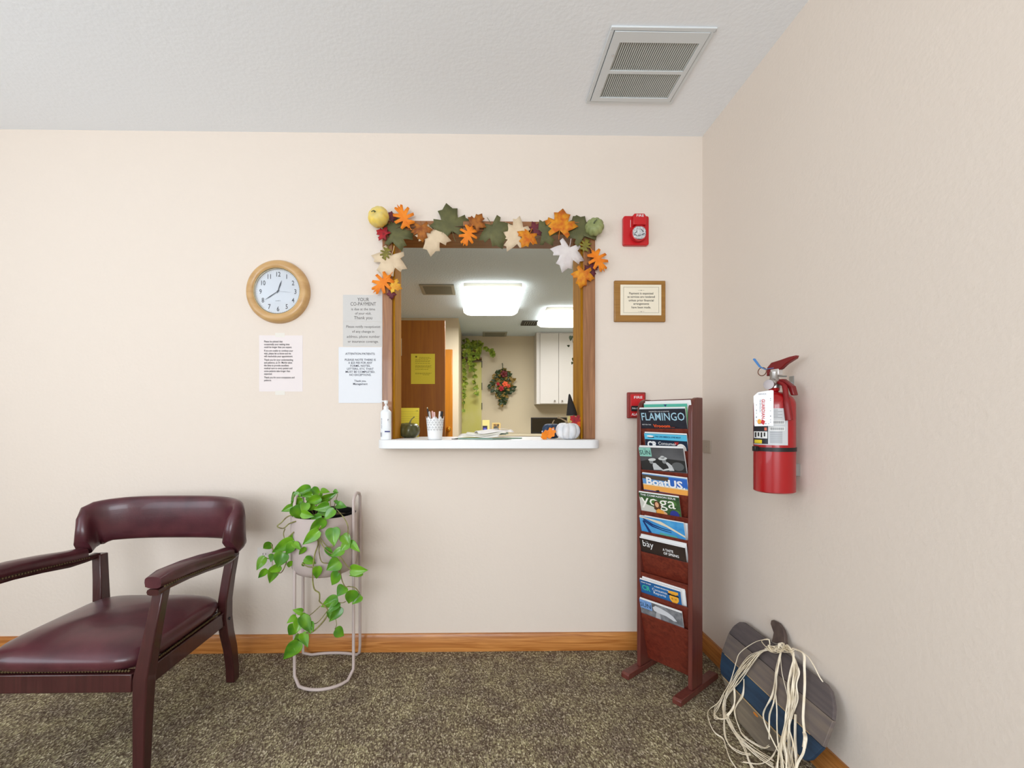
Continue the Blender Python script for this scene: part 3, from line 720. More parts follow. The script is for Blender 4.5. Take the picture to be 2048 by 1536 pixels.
obj('lace_holes', b, mat('hole_grey', (92, 96, 100), .7), t, weld=False)
def pen(x, y, lx, ly, L, m, label, r=.0038, cap=None, capm=None, kind='pen'):
    base = c+Vector((x, y, .004)); d = Vector((lx, ly, 1)).normalized(); tip = base+d*L
    q = thing(kind, base, label, 'pen', 'pens in the white cup')
    obj('barrel', MB().tube([base, base+d*(L-.004), tip], [r, r, r*.75], 10), m, q)
    if cap: obj('clip' if cap == 'clip' else 'tip', MB().tube([tip, tip+d*.006], [r*.8, r*.5], 10) if cap != 'clip' else MB().tube([tip+Vector((0, -r*1.3, 0))-d*.002, tip+Vector((0, -r*1.35, 0))-d*.035], .0009, 6), capm or m, q)
pk = mat('pink_pen', (226, 160, 150), .35); wp = mat('pen_white', (236, 228, 224), .3)
pen(-.012, .004, -.17, .05, .140, M_black, 'black pencil leaning furthest left in the cup', .0035, 'tip', mat('pencil_tip', (200, 190, 150), .5), 'pencil')
pen(-.010, -.006, -.12, .0, .125, wp, 'white and black pen second from left in the cup', .004, 'clip', M_black)
pen(-.004, .012, -.08, .05, .128, pk, 'coppery pink pen in the middle of the cup', .0042, 'clip', wp)
pen(.004, -.003, -.06, .02, .122, mat('pale_pink_pen', (240, 206, 200), .3), 'pale pink pen right of the coppery pen in the cup', .0042, 'clip', pk)
pen(.010, .008, .09, .05, .126, wp, 'plain white pen leaning right in the cup', .0048)
pen(.016, .0, .13, .02, .126, M_black, 'thick black marker furthest right in the cup', .006, None, None, 'marker')

# green pumpkin
M_gp2 = mat('dark_green_pumpkin', (104, 102, 62), .35, rgb2=(70, 70, 42), scale=(18, 18, 10), coat=.3)
c = wy(818, 875, .19); c.z = S
t = thing('pumpkin_decoration', c, 'dark green glazed pumpkin at the left end of the counter', 'pumpkin', 'pumpkins on the counter')
F = pf((0.05, -.12, 1))
obj('body', pumpkin(MB(), c+Vector((0, 0, .0385)), F, .0565, .084, 7, .15, .3), M_gp2, t, smooth=70)
obj('stem', pstem(c+Vector((.003, 0, .062)), WORLD, .060, .0046, (.42, 0)), mat('olive_stem', (140, 136, 96), .5, rgb2=(70, 66, 40), scale=(80, 80, 80)), t)
# white pumpkin
c = wy(1135.5, 880, -.055); c.z = S
t = thing('pumpkin_decoration', c, 'white painted pumpkin at the right end of the counter', 'pumpkin', 'pumpkins on the counter')
obj('body', pumpkin(MB(), c+Vector((0, 0, .0395)), pf((.02, -.05, 1)), .0565, .085, 8, .20, .28), mat('white_wash', (232, 230, 230), .6, rgb2=(206, 208, 212), scale=(30, 30, 14)), t, smooth=70)
obj('stem', pstem(c+Vector((.002, 0, .062)), WORLD, .052, .0055, (-.95, 0)), mat('driftwood_stem', (168, 142, 110), .7, rgb2=(110, 96, 72), scale=(80, 80, 80)), t)
# blue pumpkin
c = wy(1104, 876, .10); c.z = S
t = thing('pumpkin_decoration', c, 'navy blue pumpkin behind the orange leaves on the counter', 'pumpkin', 'pumpkins on the counter')
obj('body', pumpkin(MB(), c+Vector((0, 0, .037)), pf((0, -.05, 1)), .050, .080, 8, .20, .28), mat('navy_pumpkin', (52, 72, 98), .6, rgb2=(40, 56, 80), scale=(30, 30, 14)), t, smooth=70)
obj('stem', pstem(c+Vector((.002, 0, .06)), WORLD, .040, .0045, (.25, 0)), mat('driftwood_stem', (168, 142, 110), .7), t)
# orange felt leaves in front of the blue pumpkin
c = wy(1097, 878, -.05); c.z = S
t = thing('felt_leaf_sprig', c, 'orange felt leaf sprig lying beside the white pumpkin', 'leaf sprig')
for i, (dx, dz, r, a, tilt) in enumerate(((-.018, .018, .022, 250, .3), (.012, .030, .026, 60, .2), (-.002, .024, .020, 120, .5))):
    G = Fr(c+Vector((dx, i*.004, dz)), (cos(R(a)), .15, sin(R(a))), (-sin(R(a)), .25, cos(R(a))))
    pts = [(r*(1+.14*cos(7*q))*cos(q), r*.75*(1+.14*cos(7*q))*sin(q)) for q in [2*pi*k/42 for k in range(42)]]
    obj('leaf', MB().prism(G, pts, 0, .0025), L_or, t, bevel=.0008)
obj('berries', MB().ball(c+Vector((-.028, .006, .036)), .004, n=10).ball(c+Vector((.022, .004, .046)), .004, n=10), mat('lilac_berry', (196, 196, 214), .4), t)
# witch scarecrow
c = wy(1146, 878, .035); c.z = S
t = thing('witch_figurine', c, 'small figurine with tall black witch hat behind the white pumpkin', 'figurine')
obj('body', MB().lathe(Fr(c, (1, 0, 0), (0, 1, 0)), [(.034, 0), (.038, .02), (.034, .055), (.022, .08), (.016, .086)], 20), mat('tan_cloth', (196, 174, 120), .8, rgb2=(170, 150, 96), scale=(40, 40, 40)), t)
obj('head', MB().ball(c+Vector((-.004, 0, .098)), .024, n=16), mat('doll_cloth', (206, 190, 140), .8), t)
hatb = c+Vector((-.006, 0, .112))
obj('hat', MB().tube([hatb, hatb+Vector((0, 0, .004)), hatb+Vector((0, 0, .006)), hatb+Vector((-.003, 0, .035)), hatb+Vector((-.008, 0, .075)), hatb+Vector((-.011, 0, .098)), hatb+Vector((-.012, 0, .104))], [.026, .0262, .0258, .020, .0105, .005, .002], 20), mat('black_felt', (36, 32, 30), .85), t)
b = MB(); rnd = random.Random(4)
for i in range(16):
    p0 = c+Vector((rnd.uniform(-.026, .018), -.018, .108)); b.tube([p0, p0+Vector((-.004, -.006, -.012)), p0+Vector((rnd.uniform(-.012, .006), -.006, -.032))], .0012, 5)
obj('straw_hair', b, mat('straw', (216, 196, 110), .8), t)
for i, (dx, dz, r, a, m) in enumerate(((.012, .097, .034, -50, L_red), (.028, .082, .036, 15, lm('flame_leaf', (230, 110, 30), (206, 60, 20), 60)), (.034, .052, .034, 150, L_red), (.034, .085, .018, 10, L_yel))):
    q = c+Vector((dx-.004, -.034+.003*i, dz-.012)); F0 = Fr(q, (1, 0, 0), (0, 0, 1), (0, -1, 0)).at(0, 0, 0, -R(a))
    obj('leaf', MB().prism(F0, [(x*r, y*r) for x, y in leaf_outline('maple')], 0, .0012), m, t)
# papers on glass tray
def onshelf(px, y): v = wy(px, 870, y); v.z = S; return v
a = onshelf(913, -.03); bq = onshelf(1043, .07); f1 = onshelf(985, -.085)
t = thing('clipboard_tray', ((a.x+bq.x)/2, 0, S), 'pale green glass tray under loose papers on the counter', 'tray')
pts = [(a.x-.008, -.02), (f1.x, -.085), (bq.x, .03), (bq.x-.09, .13), (a.x+.06, .12)]
obj('tray', MB().prism(WORLD, pts, S, S+.006), mat('green_glass', (146, 178, 160), .15, spec=.7), t, bevel=.002)
for i, (dx, dy, rot, w_, h_, lab, cc) in enumerate(((.02, .035, -.35, .20, .13, 'lowest white form on the glass tray', (238, 234, 226)), (.045, .045, -.15, .19, .12, 'middle cream form on the glass tray', (240, 236, 222)), (.075, .03, .2, .17, .10, 'topmost white form on the glass tray', (244, 240, 236)))):
    G = Fr((a.x+.10+dx, dy-.045, S+.0066+i*.0095), (cos(rot), sin(rot), 0), (-sin(rot), cos(rot), 0))
    q = thing('paper_form', G.o, lab, 'paper', 'forms on the glass tray')
    b = MB(); b.grid(lambda u, v: G.p((u-.5)*w_, (v-.5)*h_, .0012+.0055*(1+sin(u*6.5+i*2+v*2))*(.5+.5*u)+.012*sin(pi*v)+.010*max(0, u-.7)*(i+1)*.6), 12, 8)
    obj('sheet', b, mat('form_paper_%d' % i, cc, .8), q, solid=.0006, smooth=60)
# folded tissue on papers
q = thing('paper_form', (a.x+.19, .03, S+.02), 'small folded slip on top of the loose forms', 'paper', 'forms on the glass tray')
G = Fr((a.x+.20, .0, S+.043), (1, .1, 0), (0, 1, 0), (0, 0, 1))
obj('sheet', MB().grid(lambda u, v: G.p((u-.5)*.085, (v-.5)*.06, .002+.004*sin(u*3)), 8, 3), M_paper, q, solid=.0008)
# loose paper corner + pen nib on left
q = onshelf(906, -.10)
single('pen', MB().tube([q+Vector((-.004, -.015, .004)), q+Vector((.018, .03, .004))], [.002, .0035], 8), M_black, 'dark pen lying on the counter beside the glass tray', 'pen')
# crumbs
q = onshelf(1088, -.11)
b = MB()
for dx, dy, r in ((0, 0, .002), (-.012, .004, .0015), (.014, .002, .0018), (.006, -.006, .0012)): b.ball(q+Vector((dx, dy, r*.5)), r, r*.7, r*.5, 6)
setp(single('leaf_crumbs', b, mat('crumb_brown', (110, 90, 70), .8), 'tiny brown leaf crumbs on the counter front edge', 'crumbs'), kind='stuff')
# sanitizer bottle
c = wy(772, 879, -.075); c.z = S
t = thing('sanitizer_bottle', c, 'white pump bottle with blue stripe on the counter, left end', 'bottle')
F = Fr(c, (1, 0, 0), (0, 1, 0))
vs = []; 
def oval(z, rx, ry): return [c+Vector((rx*(abs(cos(a))**.7)*(1 if cos(a) >= 0 else -1), ry*sin(a), z)) for a in [2*pi*k/28 for k in range(28)]]
rings = [oval(0, .0225, .017), oval(.003, .0242, .0185), (oval(.122, .0242, .0185)), oval(.129, .0225, .017), oval(.134, .015, .013), oval(.138, .0115, .011)]
vs = sum(rings, []); b = MB().add(vs, [tuple(range(28))[::-1]]+[(r*28+k, r*28+(k+1) % 28, (r+1)*28+(k+1) % 28, (r+1)*28+k) for r in range(5) for k in range(28)]+[tuple(range(140, 168))])
obj('bottle_body', b, mat('bottle_white', (236, 238, 240), .3), t, smooth=50)
b = MB().lathe(F, [(.0115, .137), (.0115, .150), (.008, .152), (.0045, .156), (.0045, .162), (.008, .164), (.009, .172), (.0095, .178), (0, .179)], 18)
b.tube([c+Vector((0, 0, .174)), c+Vector((-.018, -.004, .175)), c+Vector((-.026, -.006, .171))], [.0035, .003, .002], 8)
obj('pump', b, M_white, t)
b = MB(); G = Fr(c+Vector((0, -.0188, 0)), (1, 0, 0), (0, 0, 1), (0, -1, 0))
b.box((-.002, .034, -.002), (.0215, .040, .0004), G); obj('blue_stripe', b, mat('navy_stripe', (44, 48, 110), .4), t)
b = MB(); text(b, G, 'P', .012, .013, .085, n=.0005); text(b, G, 'HAND SANITIZER', .006, -.014, .05, n=.0005, align='l', roll=pi/2)
for i in range(9): b.quad(G, -.021, .014+i*.0022, -.015, .0152+i*.0022, .0003)
obj('label_print', b, mat('label_grey', (90, 84, 100), .5), t)

# ------------------------------------------------------------------ plant stand with pot and trailing pothos
M_std = mat('putty_metal', (196, 180, 174), .45)
PC = Vector((-.668, -.170, 0))
t = thing('plant_stand', PC, 'putty pink wire plant stand carrying the potted pothos', 'plant stand')
b = MB(); rr = .0065; ring = .150
legs = {'FL': wz(589, 1364, 0), 'BL': wz(606, 1317, 0), 'FR': wz(707, 1350, 0), 'BR': wz(720, 1317, 0)}
def arc(a0, a1, bulge, n=10):
    m = (a0+a1)/2; d = a1-a0; pts = []
    for i in range(1, n):
        t_ = i/n; pts.append(a0+d*t_+bulge*(1-(2*t_-1)**2)**.6)
    return pts
z0 = rr; up = Vector((0, 0, 1)); ztop = .735
P_ = []
FL, BL, FR, BR = [legs[k]+up*z0 for k in ('FL', 'BL', 'FR', 'BR')]
fb = wz(646, 1382, 0)-(legs['FL']+legs['FR'])/2; bb_ = wz(672, 1308.5, 0)-(legs['BL']+legs['BR'])/2
path = [FL+up*ztop, FL+up*.3, FL+up*.06, FL+up*.02+Vector((.002, -.004, 0))]+arc(FL, FR, fb)+[FR+up*.02+Vector((0, -.002, 0)), FR+up*.06, FR+up*.3, FR+up*ztop]
# handle loop right
mR = (FR+BR)/2; path += [mR+(FR-mR)*.7+up*(ztop+.018), mR+up*(ztop+.026), mR+(BR-mR)*.7+up*(ztop+.018), BR+up*ztop]
path += [BR+up*.3, BR+up*.06, BR+up*.02+Vector((-.003, .003, 0))]+arc(BR, BL, bb_)+[BL+up*.02, BL+up*.06, BL+up*.3, BL+up*ztop]
mL = (FL+BL)/2; path += [mL+(BL-mL)*.7+up*(ztop+.018), mL+up*(ztop+.026), mL+(FL-mL)*.7+up*(ztop+.018)]
obj('wire_frame', b.tube(path, rr, 10, closed=True), M_std, t, smooth=80)
potc = Vector((-.672, -.165, 0))
t = thing('plant_pot', potc+up*.42, 'putty pink cylindrical pot held by the wire stand', 'pot')
F = Fr(potc, (1, 0, 0), (0, 1, 0))
pz0, pz1, pr = .432, .685, .136
prof = [(0, pz0), (.09, pz0), (.117, pz0+.012), (.132, pz0+.035), (pr, pz0+.07), (pr, pz1), (pr-.004, pz1), (pr-.004, pz1-.02)]
obj('pot_shell', MB().lathe(F, prof+[(pr-.006, pz0+.07), (.10, pz0+.02), (0, pz0+.02)], 56), M_std, t, smooth=50)
obj('inner_liner', MB().lathe(F.at(.012, .006, 0), [(.100, pz1-.12), (.108, pz1+.006), (.111, pz1+.008), (.111, pz1+.002)], 40, capped=False), M_black, t, solid=.001)
obj('soil', MB().lathe(F, [(0, pz1-.015), (.108, pz1-.018), (.112, pz1-.06)], 32), mat('potting_soil', (58, 46, 34), .95, bump=1, bscale=120, rgb2=(92, 78, 44), scale=(60, 60, 60)), t)

plant = thing('pothos_plant', potc+up*.68, 'trailing green pothos spilling over the pink pot', 'plant')
def z7(x, y): return (500+x/6.144, 950+y/6.144)
def z8(x, y): return (500+x/5.688, 1130+y/5.688)
LV = [  # zoom, base, tip, width, depth y
 (7, 750, 165, 535, 245, 120, -.17), (7, 760, 165, 860, 265, 95, -.18), (7, 870, 190, 975, 205, 60, -.16), (7, 765, 225, 640, 262, 70, -.20), (7, 1030, 190, 1080, 215, 45, -.15),
 (7, 870, 310, 1055, 235, 85, -.18), (7, 610, 225, 505, 325, 85, -.19), (7, 870, 275, 685, 350, 105, -.24), (7, 645, 295, 495, 370, 80, -.22), (7, 690, 345, 655, 470, 100, -.27),
 (7, 530, 385, 395, 443, 75, -.22), (7, 530, 390, 610, 525, 130, -.26), (7, 975, 370, 795, 425, 105, -.27), (7, 1050, 310, 1062, 350, 40, -.18), (7, 1065, 365, 1165, 385, 85, -.20),
 (7, 630, 465, 765, 510, 95, -.30), (7, 1040, 425, 915, 540, 105, -.29), (7, 880, 505, 730, 560, 80, -.30), (7, 910, 540, 745, 695, 130, -.325), (7, 850, 685, 655, 845, 120, -.325),
 (7, 1020, 650, 1030, 850, 150, -.325), (7, 1140, 735, 1225, 855, 110, -.315), (7, 1225, 820, 1330, 925, 80, -.31), (7, 1205, 835, 1120, 930, 95, -.32), (7, 1155, 920, 1000, 985, 95, -.33),
 (7, 935, 885, 1020, 1015, 65, -.32), (7, 675, 885, 605, 985, 60, -.315), (7, 675, 1020, 795, 1085, 90, -.32), (7, 830, 1120, 820, 1270, 95, -.325), (7, 1100, 1060, 955, 1160, 150, -.325),
 (7, 1235, 1160, 1415, 1178, 120, -.30), (7, 1385, 1205, 1235, 1235, 60, -.29), (7, 1095, 1200, 995, 1345, 125, -.31), (7, 262, 835, 165, 905, 90, -.22), (7, 515, 730, 550, 820, 95, -.26),
 (7, 535, 795, 285, 945, 125, -.27), (7, 545, 840, 435, 965, 110, -.28), (7, 410, 950, 340, 1120, 150, -.27), (7, 185, 1005, 85, 1155, 95, -.24), (7, 290, 975, 255, 1055, 80, -.26),
 (7, 375, 1115, 235, 1195, 95, -.26), (7, 300, 1125, 250, 1315, 120, -.24), (7, 205, 1155, 105, 1265, 70, -.25), (7, 500, 1055, 480, 1135, 70, -.26), (7, 640, 1080, 670, 1118, 45, -.31), (7, 535, 835, 615, 905, 70, -.29),
 (7, 820, 210, 870, 300, 90, -.17), (7, 700, 260, 800, 320, 80, -.20), (7, 600, 330, 560, 400, 80, -.23), (7, 780, 360, 720, 440, 80, -.24), (7, 860, 440, 960, 500, 90, -.26), (7, 560, 220, 520, 280, 60, -.16), (7, 900, 350, 960, 300, 60, -.2),
 (8, 1075, 245, 1000, 340, 110, -.30), (8, 1165, 285, 1130, 435, 125, -.30), (8, 1265, 350, 1170, 435, 85, -.27), (8, 1000, 385, 815, 465, 110, -.31), (8, 1010, 425, 895, 525, 85, -.31),
 (8, 1035, 480, 915, 640, 95, -.30), (8, 895, 515, 905, 605, 55, -.32), (8, 965, 740, 1065, 800, 105, -.30), (8, 600, 535, 500, 515, 65, -.31), (8, 528, 590, 432, 645, 70, -.31),
 (8, 640, 560, 565, 605, 65, -.32), (8, 525, 680, 440, 795, 110, -.31), (8, 570, 620, 530, 755, 110, -.32), (8, 580, 585, 690, 750, 120, -.34), (8, 690, 645, 712, 750, 60, -.33),
 (8, 555, 865, 395, 1070, 140, -.33), (8, 550, 850, 520, 985, 85, -.32), (8, 595, 775, 650, 915, 90, -.33), (8, 560, 800, 510, 850, 60, -.31)]
def pleaf(mb, A, T, W, droop, rnd):
    d = T-A; L = d.length; d.normalize(); vdir = (A-CAM).normalized()
    side = d.cross(vdir).normalized(); nrm = side.cross(d).normalized()
    if nrm.dot(vdir) > 0: nrm = -nrm
    tw = rnd.uniform(-.7, .7)*.6
    side, nrm = side*cos(tw)+nrm*sin(tw), nrm*cos(tw)-side*sin(tw)
    prof = [(0, .02), (.0, .26), (.08, .44), (.22, .52), (.4, .49), (.58, .38), (.75, .24), (.9, .09), (1.0, .004)]
    start = len(mb.v); vs = []
    for i, (s_, w_) in enumerate(prof):
        back = -.05 if i == 1 else 0
        for k, q in enumerate((-1, -.5, 0, .5, 1)):
            z = -droop*L*(s_**2)+.16*W*abs(q)*w_/.5-.02*L*(1 if q == 0 else 0)
            vs.append(A+d*(L*(s_+back*abs(q)*1.0))+side*(W*w_*q)+nrm*z)
    fs = [(i*5+k, i*5+k+1, (i+1)*5+k+1, (i+1)*5+k) for i in range(len(prof)-1) for k in range(4)]
    mb.add(vs, fs)
fol = MB(); petioles = MB(); rnd = random.Random(7)
M_leaf = mat('pothos_leaf', (112, 164, 34), .32, rgb2=(70, 126, 28), scale=(14, 14, 14), detail=2, coat=.15, thr=(.38, .62))
nt = M_leaf.node_tree
LP = []
for (zk, x0, y0, x1, y1, w_, yd) in LV:
    f = z7 if zk == 7 else z8; sc = 6.144 if zk == 7 else 5.688
    A = wy(*f(x0, y0), yd); T = wy(*f(x1, y1), yd-rnd.uniform(-.015, .03))
    W = w_/sc/900*(yd-CAMY)*1.22; T = A+(T-A)*1.12
    pleaf(fol, A, T, W, rnd.uniform(.08, .22), rnd); LP.append(A)
obj('foliage', fol, M_leaf, plant, solid=.0006, smooth=60, weld=False, subd=1)
vines = MB()
def spline(P, k=6):
    out = []
    for i in range(len(P)-1):
        p0 = P[max(i-1, 0)]; p1 = P[i]; p2 = P[i+1]; p3 = P[min(i+2, len(P)-1)]
        for j in range(k):
            t_ = j/k; out.append(.5*((2*p1)+(p2-p0)*t_+(2*p0-5*p1+4*p2-p3)*t_**2+(3*p1-p0-3*p2+p3)*t_**3))
    out.append(P[-1]); return out
def vine(lst, r=.0022):
    P = [wy(*(z7(x, y) if k == 7 else z8(x, y)), yd) for k, x, y, yd in lst]
    vines.tube(spline(P), r, 6)
vine([(7, 880, 480, -.20), (7, 900, 560, -.305), (7, 830, 720, -.315), (7, 835, 850, -.32), (7, 800, 960, -.32), (7, 780, 1080, -.322), (7, 770, 1260, -.325), (7, 790, 1400, -.325), (7, 850, 1450, -.325), (7, 855, 1520, -.325), (8, 795, 420, -.325), (8, 885, 510, -.325), (8, 850, 620, -.325), (8, 720, 755, -.33), (8, 640, 780, -.33), (8, 560, 850, -.33)], .0030)
vine([(7, 1060, 420, -.2), (7, 1150, 520, -.3), (7, 1200, 620, -.31), (7, 1205, 720, -.315), (7, 1225, 820, -.315)])
vine([(7, 830, 720, -.32), (7, 930, 860, -.325), (7, 1000, 885, -.325), (7, 1050, 830, -.325)])
vine([(7, 850, 780, -.32), (7, 900, 880, -.325), (7, 970, 950, -.325), (7, 1020, 965, -.325)])
vine([(7, 850, 800, -.32), (7, 850, 950, -.322), (7, 880, 1065, -.325), (7, 960, 1085, -.325), (7, 1100, 1080, -.325), (7, 1110, 1180, -.32), (7, 1130, 1290, -.315), (7, 1170, 1370, -.31), (8, 1130, 245, -.305), (8, 1200, 262, -.30), (8, 1245, 320, -.29)])
vine([(7, 1110, 1000, -.32), (7, 1180, 1100, -.31), (7, 1240, 1170, -.30)])
vine([(7, 1100, 1000, -.32), (7, 1100, 1130, -.32), (7, 1090, 1200, -.315)])
vine([(7, 600, 430, -.22), (7, 530, 480, -.24), (7, 450, 520, -.25), (7, 390, 580, -.25), (7, 335, 632, -.25), (7, 410, 655, -.25), (7, 480, 600, -.255), (7, 560, 570, -.28)], .0026)
vine([(7, 430, 660, -.25), (7, 412, 730, -.25), (7, 440, 830, -.26), (7, 470, 950, -.265), (7, 400, 985, -.265)])
vine([(7, 540, 700, -.27), (7, 430, 800, -.265), (7, 330, 895, -.25), (7, 290, 930, -.24), (7, 262, 850, -.23)], .0026)
vine([(7, 330, 1030, -.25), (7, 250, 1030, -.245), (7, 180, 1020, -.24)])
vine([(7, 410, 985, -.265), (7, 450, 1040, -.265), (7, 430, 1120, -.26), (7, 380, 1200, -.255), (7, 300, 1195, -.25)])
vine([(7, 1050, 215, -.16), (7, 1075, 240, -.16), (7, 1055, 310, -.17), (7, 1035, 400, -.18), (7, 1040, 480, -.2)], .0016)
vine([(7, 980, 280, -.18), (7, 990, 400, -.2), (7, 960, 500, -.24)], .0016)
vine([(7, 640, 1085, -.32), (7, 720, 1130, -.325), (7, 830, 1130, -.325)])
vine([(8, 800, 465, -.325), (8, 720, 540, -.325), (8, 640, 600, -.325)], .0018)
vine([(8, 880, 520, -.325), (8, 820, 600, -.325), (8, 760, 660, -.325), (8, 710, 665, -.325)], .0018)
vine([(8, 975, 610, -.305), (8, 985, 680, -.305), (8, 965, 730, -.305)], .0014)
vine([(8, 1000, 425, -.31), (8, 1050, 430, -.305), (8, 1090, 415, -.30)], .0016)
for x, y in ((620, 520), (700, 480), (760, 420), (850, 430), (560, 350), (900, 420), (820, 330)):
    vine([(7, 800+(x-800)*.3, 500, -.19), (7, x, y, -.22), (7, x+rnd.uniform(-40, 40), y-110, -.2)], .0016)
obj('vines', vines, mat('vine_stem', (150, 150, 84), .6, rgb2=(110, 96, 60), scale=(40, 40, 40)), plant, smooth=60)

# ------------------------------------------------------------------ magazine rack
P1 = wz(1359.2, 1413.5, 0)
vd = (wz(1433.8, 1356, 0)-P1); vd.z = 0; vd.normalize(); ud = Vector((vd.y, -vd.x, 0))
RF = Fr(P1, ud, vd, (0, 0, 1))                  # a: width, b: depth (to the back), c: up
rc = RF.p(-.12, .14, 0)
rack = thing('magazine_rack', rc, 'tall cherry wood magazine rack standing in the corner', 'magazine rack')
for u0 in (-.258, -.030):
    obj('foot', MB().prism(Fr(RF.p(u0, 0, 0), RF.v, RF.n, RF.u), [(0, 0), (.308, 0), (.308, .018), (.300, .024), (.008, .024), (0, .018)], 0, .036), M_cherryz, rack, bevel=.002)
RT = 1.178
side = [(.095, .0245), (.181, .0245), (.181, RT), (.140, RT)]+[(.140-.045*sin(t_*pi/2), RT-.062*(1-cos(t_*pi/2))) for t_ in (.25, .5, .75, 1)]
for u0 in (-.2445, -.017):
    obj('side_panel', MB().prism(Fr(RF.p(u0, 0, 0), RF.v, RF.n, RF.u), side, 0, .018), M_cherryz, rack, bevel=.0025)
obj('back_panel', MB().box((-.2265, .170, .06), (-.017, .176, RT-.002), RF), M_cherryz, rack)
LIP = [1.0525-.0884*k for k in range(10)]
for k, z in enumerate(LIP):
    zb = z-.12 if k < 9 else .045
    s_ = .26
    y0_, y1_ = .097, .097+(z-zb)*s_
    G = Fr(RF.p(-.2262, 0, 0), RF.v, RF.n, RF.u)
    obj('pocket_front', MB().prism(G, [(y0_, z), (y1_, zb), (y1_+.005, zb), (y0_+.005, z)], 0, .2089), M_cherry, rack, bevel=.0006)

def mm(name, c, r=.35, **k): return mat('mag_'+name, c, r, **k)
mw = mm('white', (240, 240, 240))
def magazine(k, h, wd, u0, th, roll, label, cover, pages=M_mag, lay=0.0, ht=.262, art=None):
    """leaning magazine in pocket k; h = height showing above the lip at its left edge"""
    z = LIP[k]; s_ = .26
    o = RF.p(u0, .097+.0052+.0008-s_*h+lay, z+h)               # top-left corner of the cover
    dn = (RF.v*s_-RF.n).normalized()                            # cover runs down and back
    u = RF.u*cos(roll)+dn*sin(roll); d2 = dn*cos(roll)-RF.u*sin(roll)
    G = Fr(o, u, d2)                                            # n = u x d ... check direction
    if G.n.dot(RF.v) > 0: G.n = -G.n                            # n points to the viewer
    G.o = G.o - G.n*0.0
    t = thing('magazine', o, label, 'magazine', 'magazines in the rack')
    H = min(ht, (z+h-.03)/.97) if k < 9 else .235
    H = min(H, z+h-.035)
    b = MB(); rr_ = random.Random(k)
    n = 4
    for i in range(n):
        q = i/n; e = rr_.uniform(-.0015, .0015)
        b.box((e*.6, e-.0015*i+.001, -th*(q+1/n)), (wd-.001+e, H, -th*q-.0002), G)
    obj('pages', b, pages, t)
    cv = obj('cover', MB().box((0, 0, 0), (wd, H, .0004), G), cover, t)
    def rect(nm, x0, y0, x1, y1, m, n=.0006):
        obj(nm, MB().quad(G, x0, y0, x1, y1, n), m, t)
    def tx(nm, lst, m, n=.0012):
        G2 = Fr(G.o, G.u, -G.v, G.n); b = MB()
        for s, size, x, y, kw in lst: text(b, G2, s, size, x, -y, n=n, **kw)
        obj(nm, b, m, t)
    def shp(nm, pts, m, n=.0009):
        obj(nm, MB().poly(G, pts, n), m, t)
    if art: art(rect, tx, shp, G, t)
    return t
def el(cx, cy, rx, ry, n=18, a=0): return [(cx+rx*cos(2*pi*i/n)*cos(a)-ry*sin(2*pi*i/n)*sin(a), cy+rx*cos(2*pi*i/n)*sin(a)+ry*sin(2*pi*i/n)*cos(a)) for i in range(n)]
U0 = -.2245
# pocket 0
def art_dev(r, tx, sh, G, t):
    r('band', 0, 0, .19, .012, mm('teal', (90, 180, 160)), .0005)
    sh('triangle', [(.09, .002), (.105, .002), (.098, .012)], mm('navy', (50, 60, 110)))
    tx('title', [('DEVELOPMENTS', .020, .095, .027, dict(width=.145, weight=.01))], mm('dkgreen', (40, 70, 50)))
magazine(0, .112, .200, U0+.018, .003, R(.5), 'plain white magazine at the very back of the top pocket', mw, lay=.024, ht=.22)
magazine(0, .103, .188, U0+.016, .004, R(.8), 'green magazine behind the dark one in the top pocket', mm('green', (150, 204, 150), rgb2=(120, 190, 140), scale=(20, 20, 20)), lay=.0155, ht=.24, art=art_dev)
def art_fla(r, tx, sh, G, t):
    lb = mm('ltblue', (168, 206, 222))
    tx('title', [('FLAMINGO', .047, .102, .050, dict(width=.190, weight=.006))], lb)
    tx('small_text', [('SOME BEAUTIFUL CASES OF ADVENTURE', .0055, .09, .014, dict(width=.09)), ('BEST FISH TALE', .006, .006, .071, dict(align='l'))], mw)
    tx('headline', [('Vrooom', .018, .058, .080, dict(align='l', width=.075, weight=.03)), ('....', .018, .136, .080, dict(align='l'))], mm('orange', (236, 90, 40)))
    r('top_band', .0, .0, .203, .0015, mm('ltblue', (168, 206, 222)))
magazine(0, .084, .203, U0+.0, .007, R(.6), 'dark flamingo-titled magazine at the front of the top pocket', mm('charcoal', (44, 46, 56), rgb2=(34, 32, 40), scale=(15, 15, 15)), art=art_fla)
def art_cr1(r, tx, sh, G, t):
    r('top_band', 0, .001, .185, .026, mm('cyan', (90, 188, 222)))
    tx('band_text', [('THE CARS AMERICA LOVES MOST', .009, .105, .0155, dict(width=.112, weight=.02))], mm('dkblue', (36, 60, 100)), .0014)
    tx('title', [('CR', .036, .010, .060, dict(align='l', weight=.05, sx=.9)), ('Consumer', .019, .060, .047, dict(align='l', width=.078)), ('Reports', .019, .060, .064, dict(align='l', width=.06))], mw, .0014)
    sh('badge', el(.158, .062, .021, .024), mm('badge_white', (232, 226, 220))); sh('badge_red', [(.132, .032), (.150, .032), (.145, .042), (.132, .045)], mm('red', (170, 40, 40)))
    sh('car', el(.027, .012, .016, .004), mw, .0014); sh('car_shade', el(.030, .016, .016, .003), M_black, .0012)
magazine(1, .069, .185, U0+.022, .007, R(1.5), 'blue and black consumer magazine in the second pocket', mm('crblack', (30, 42, 62)), art=art_cr1)
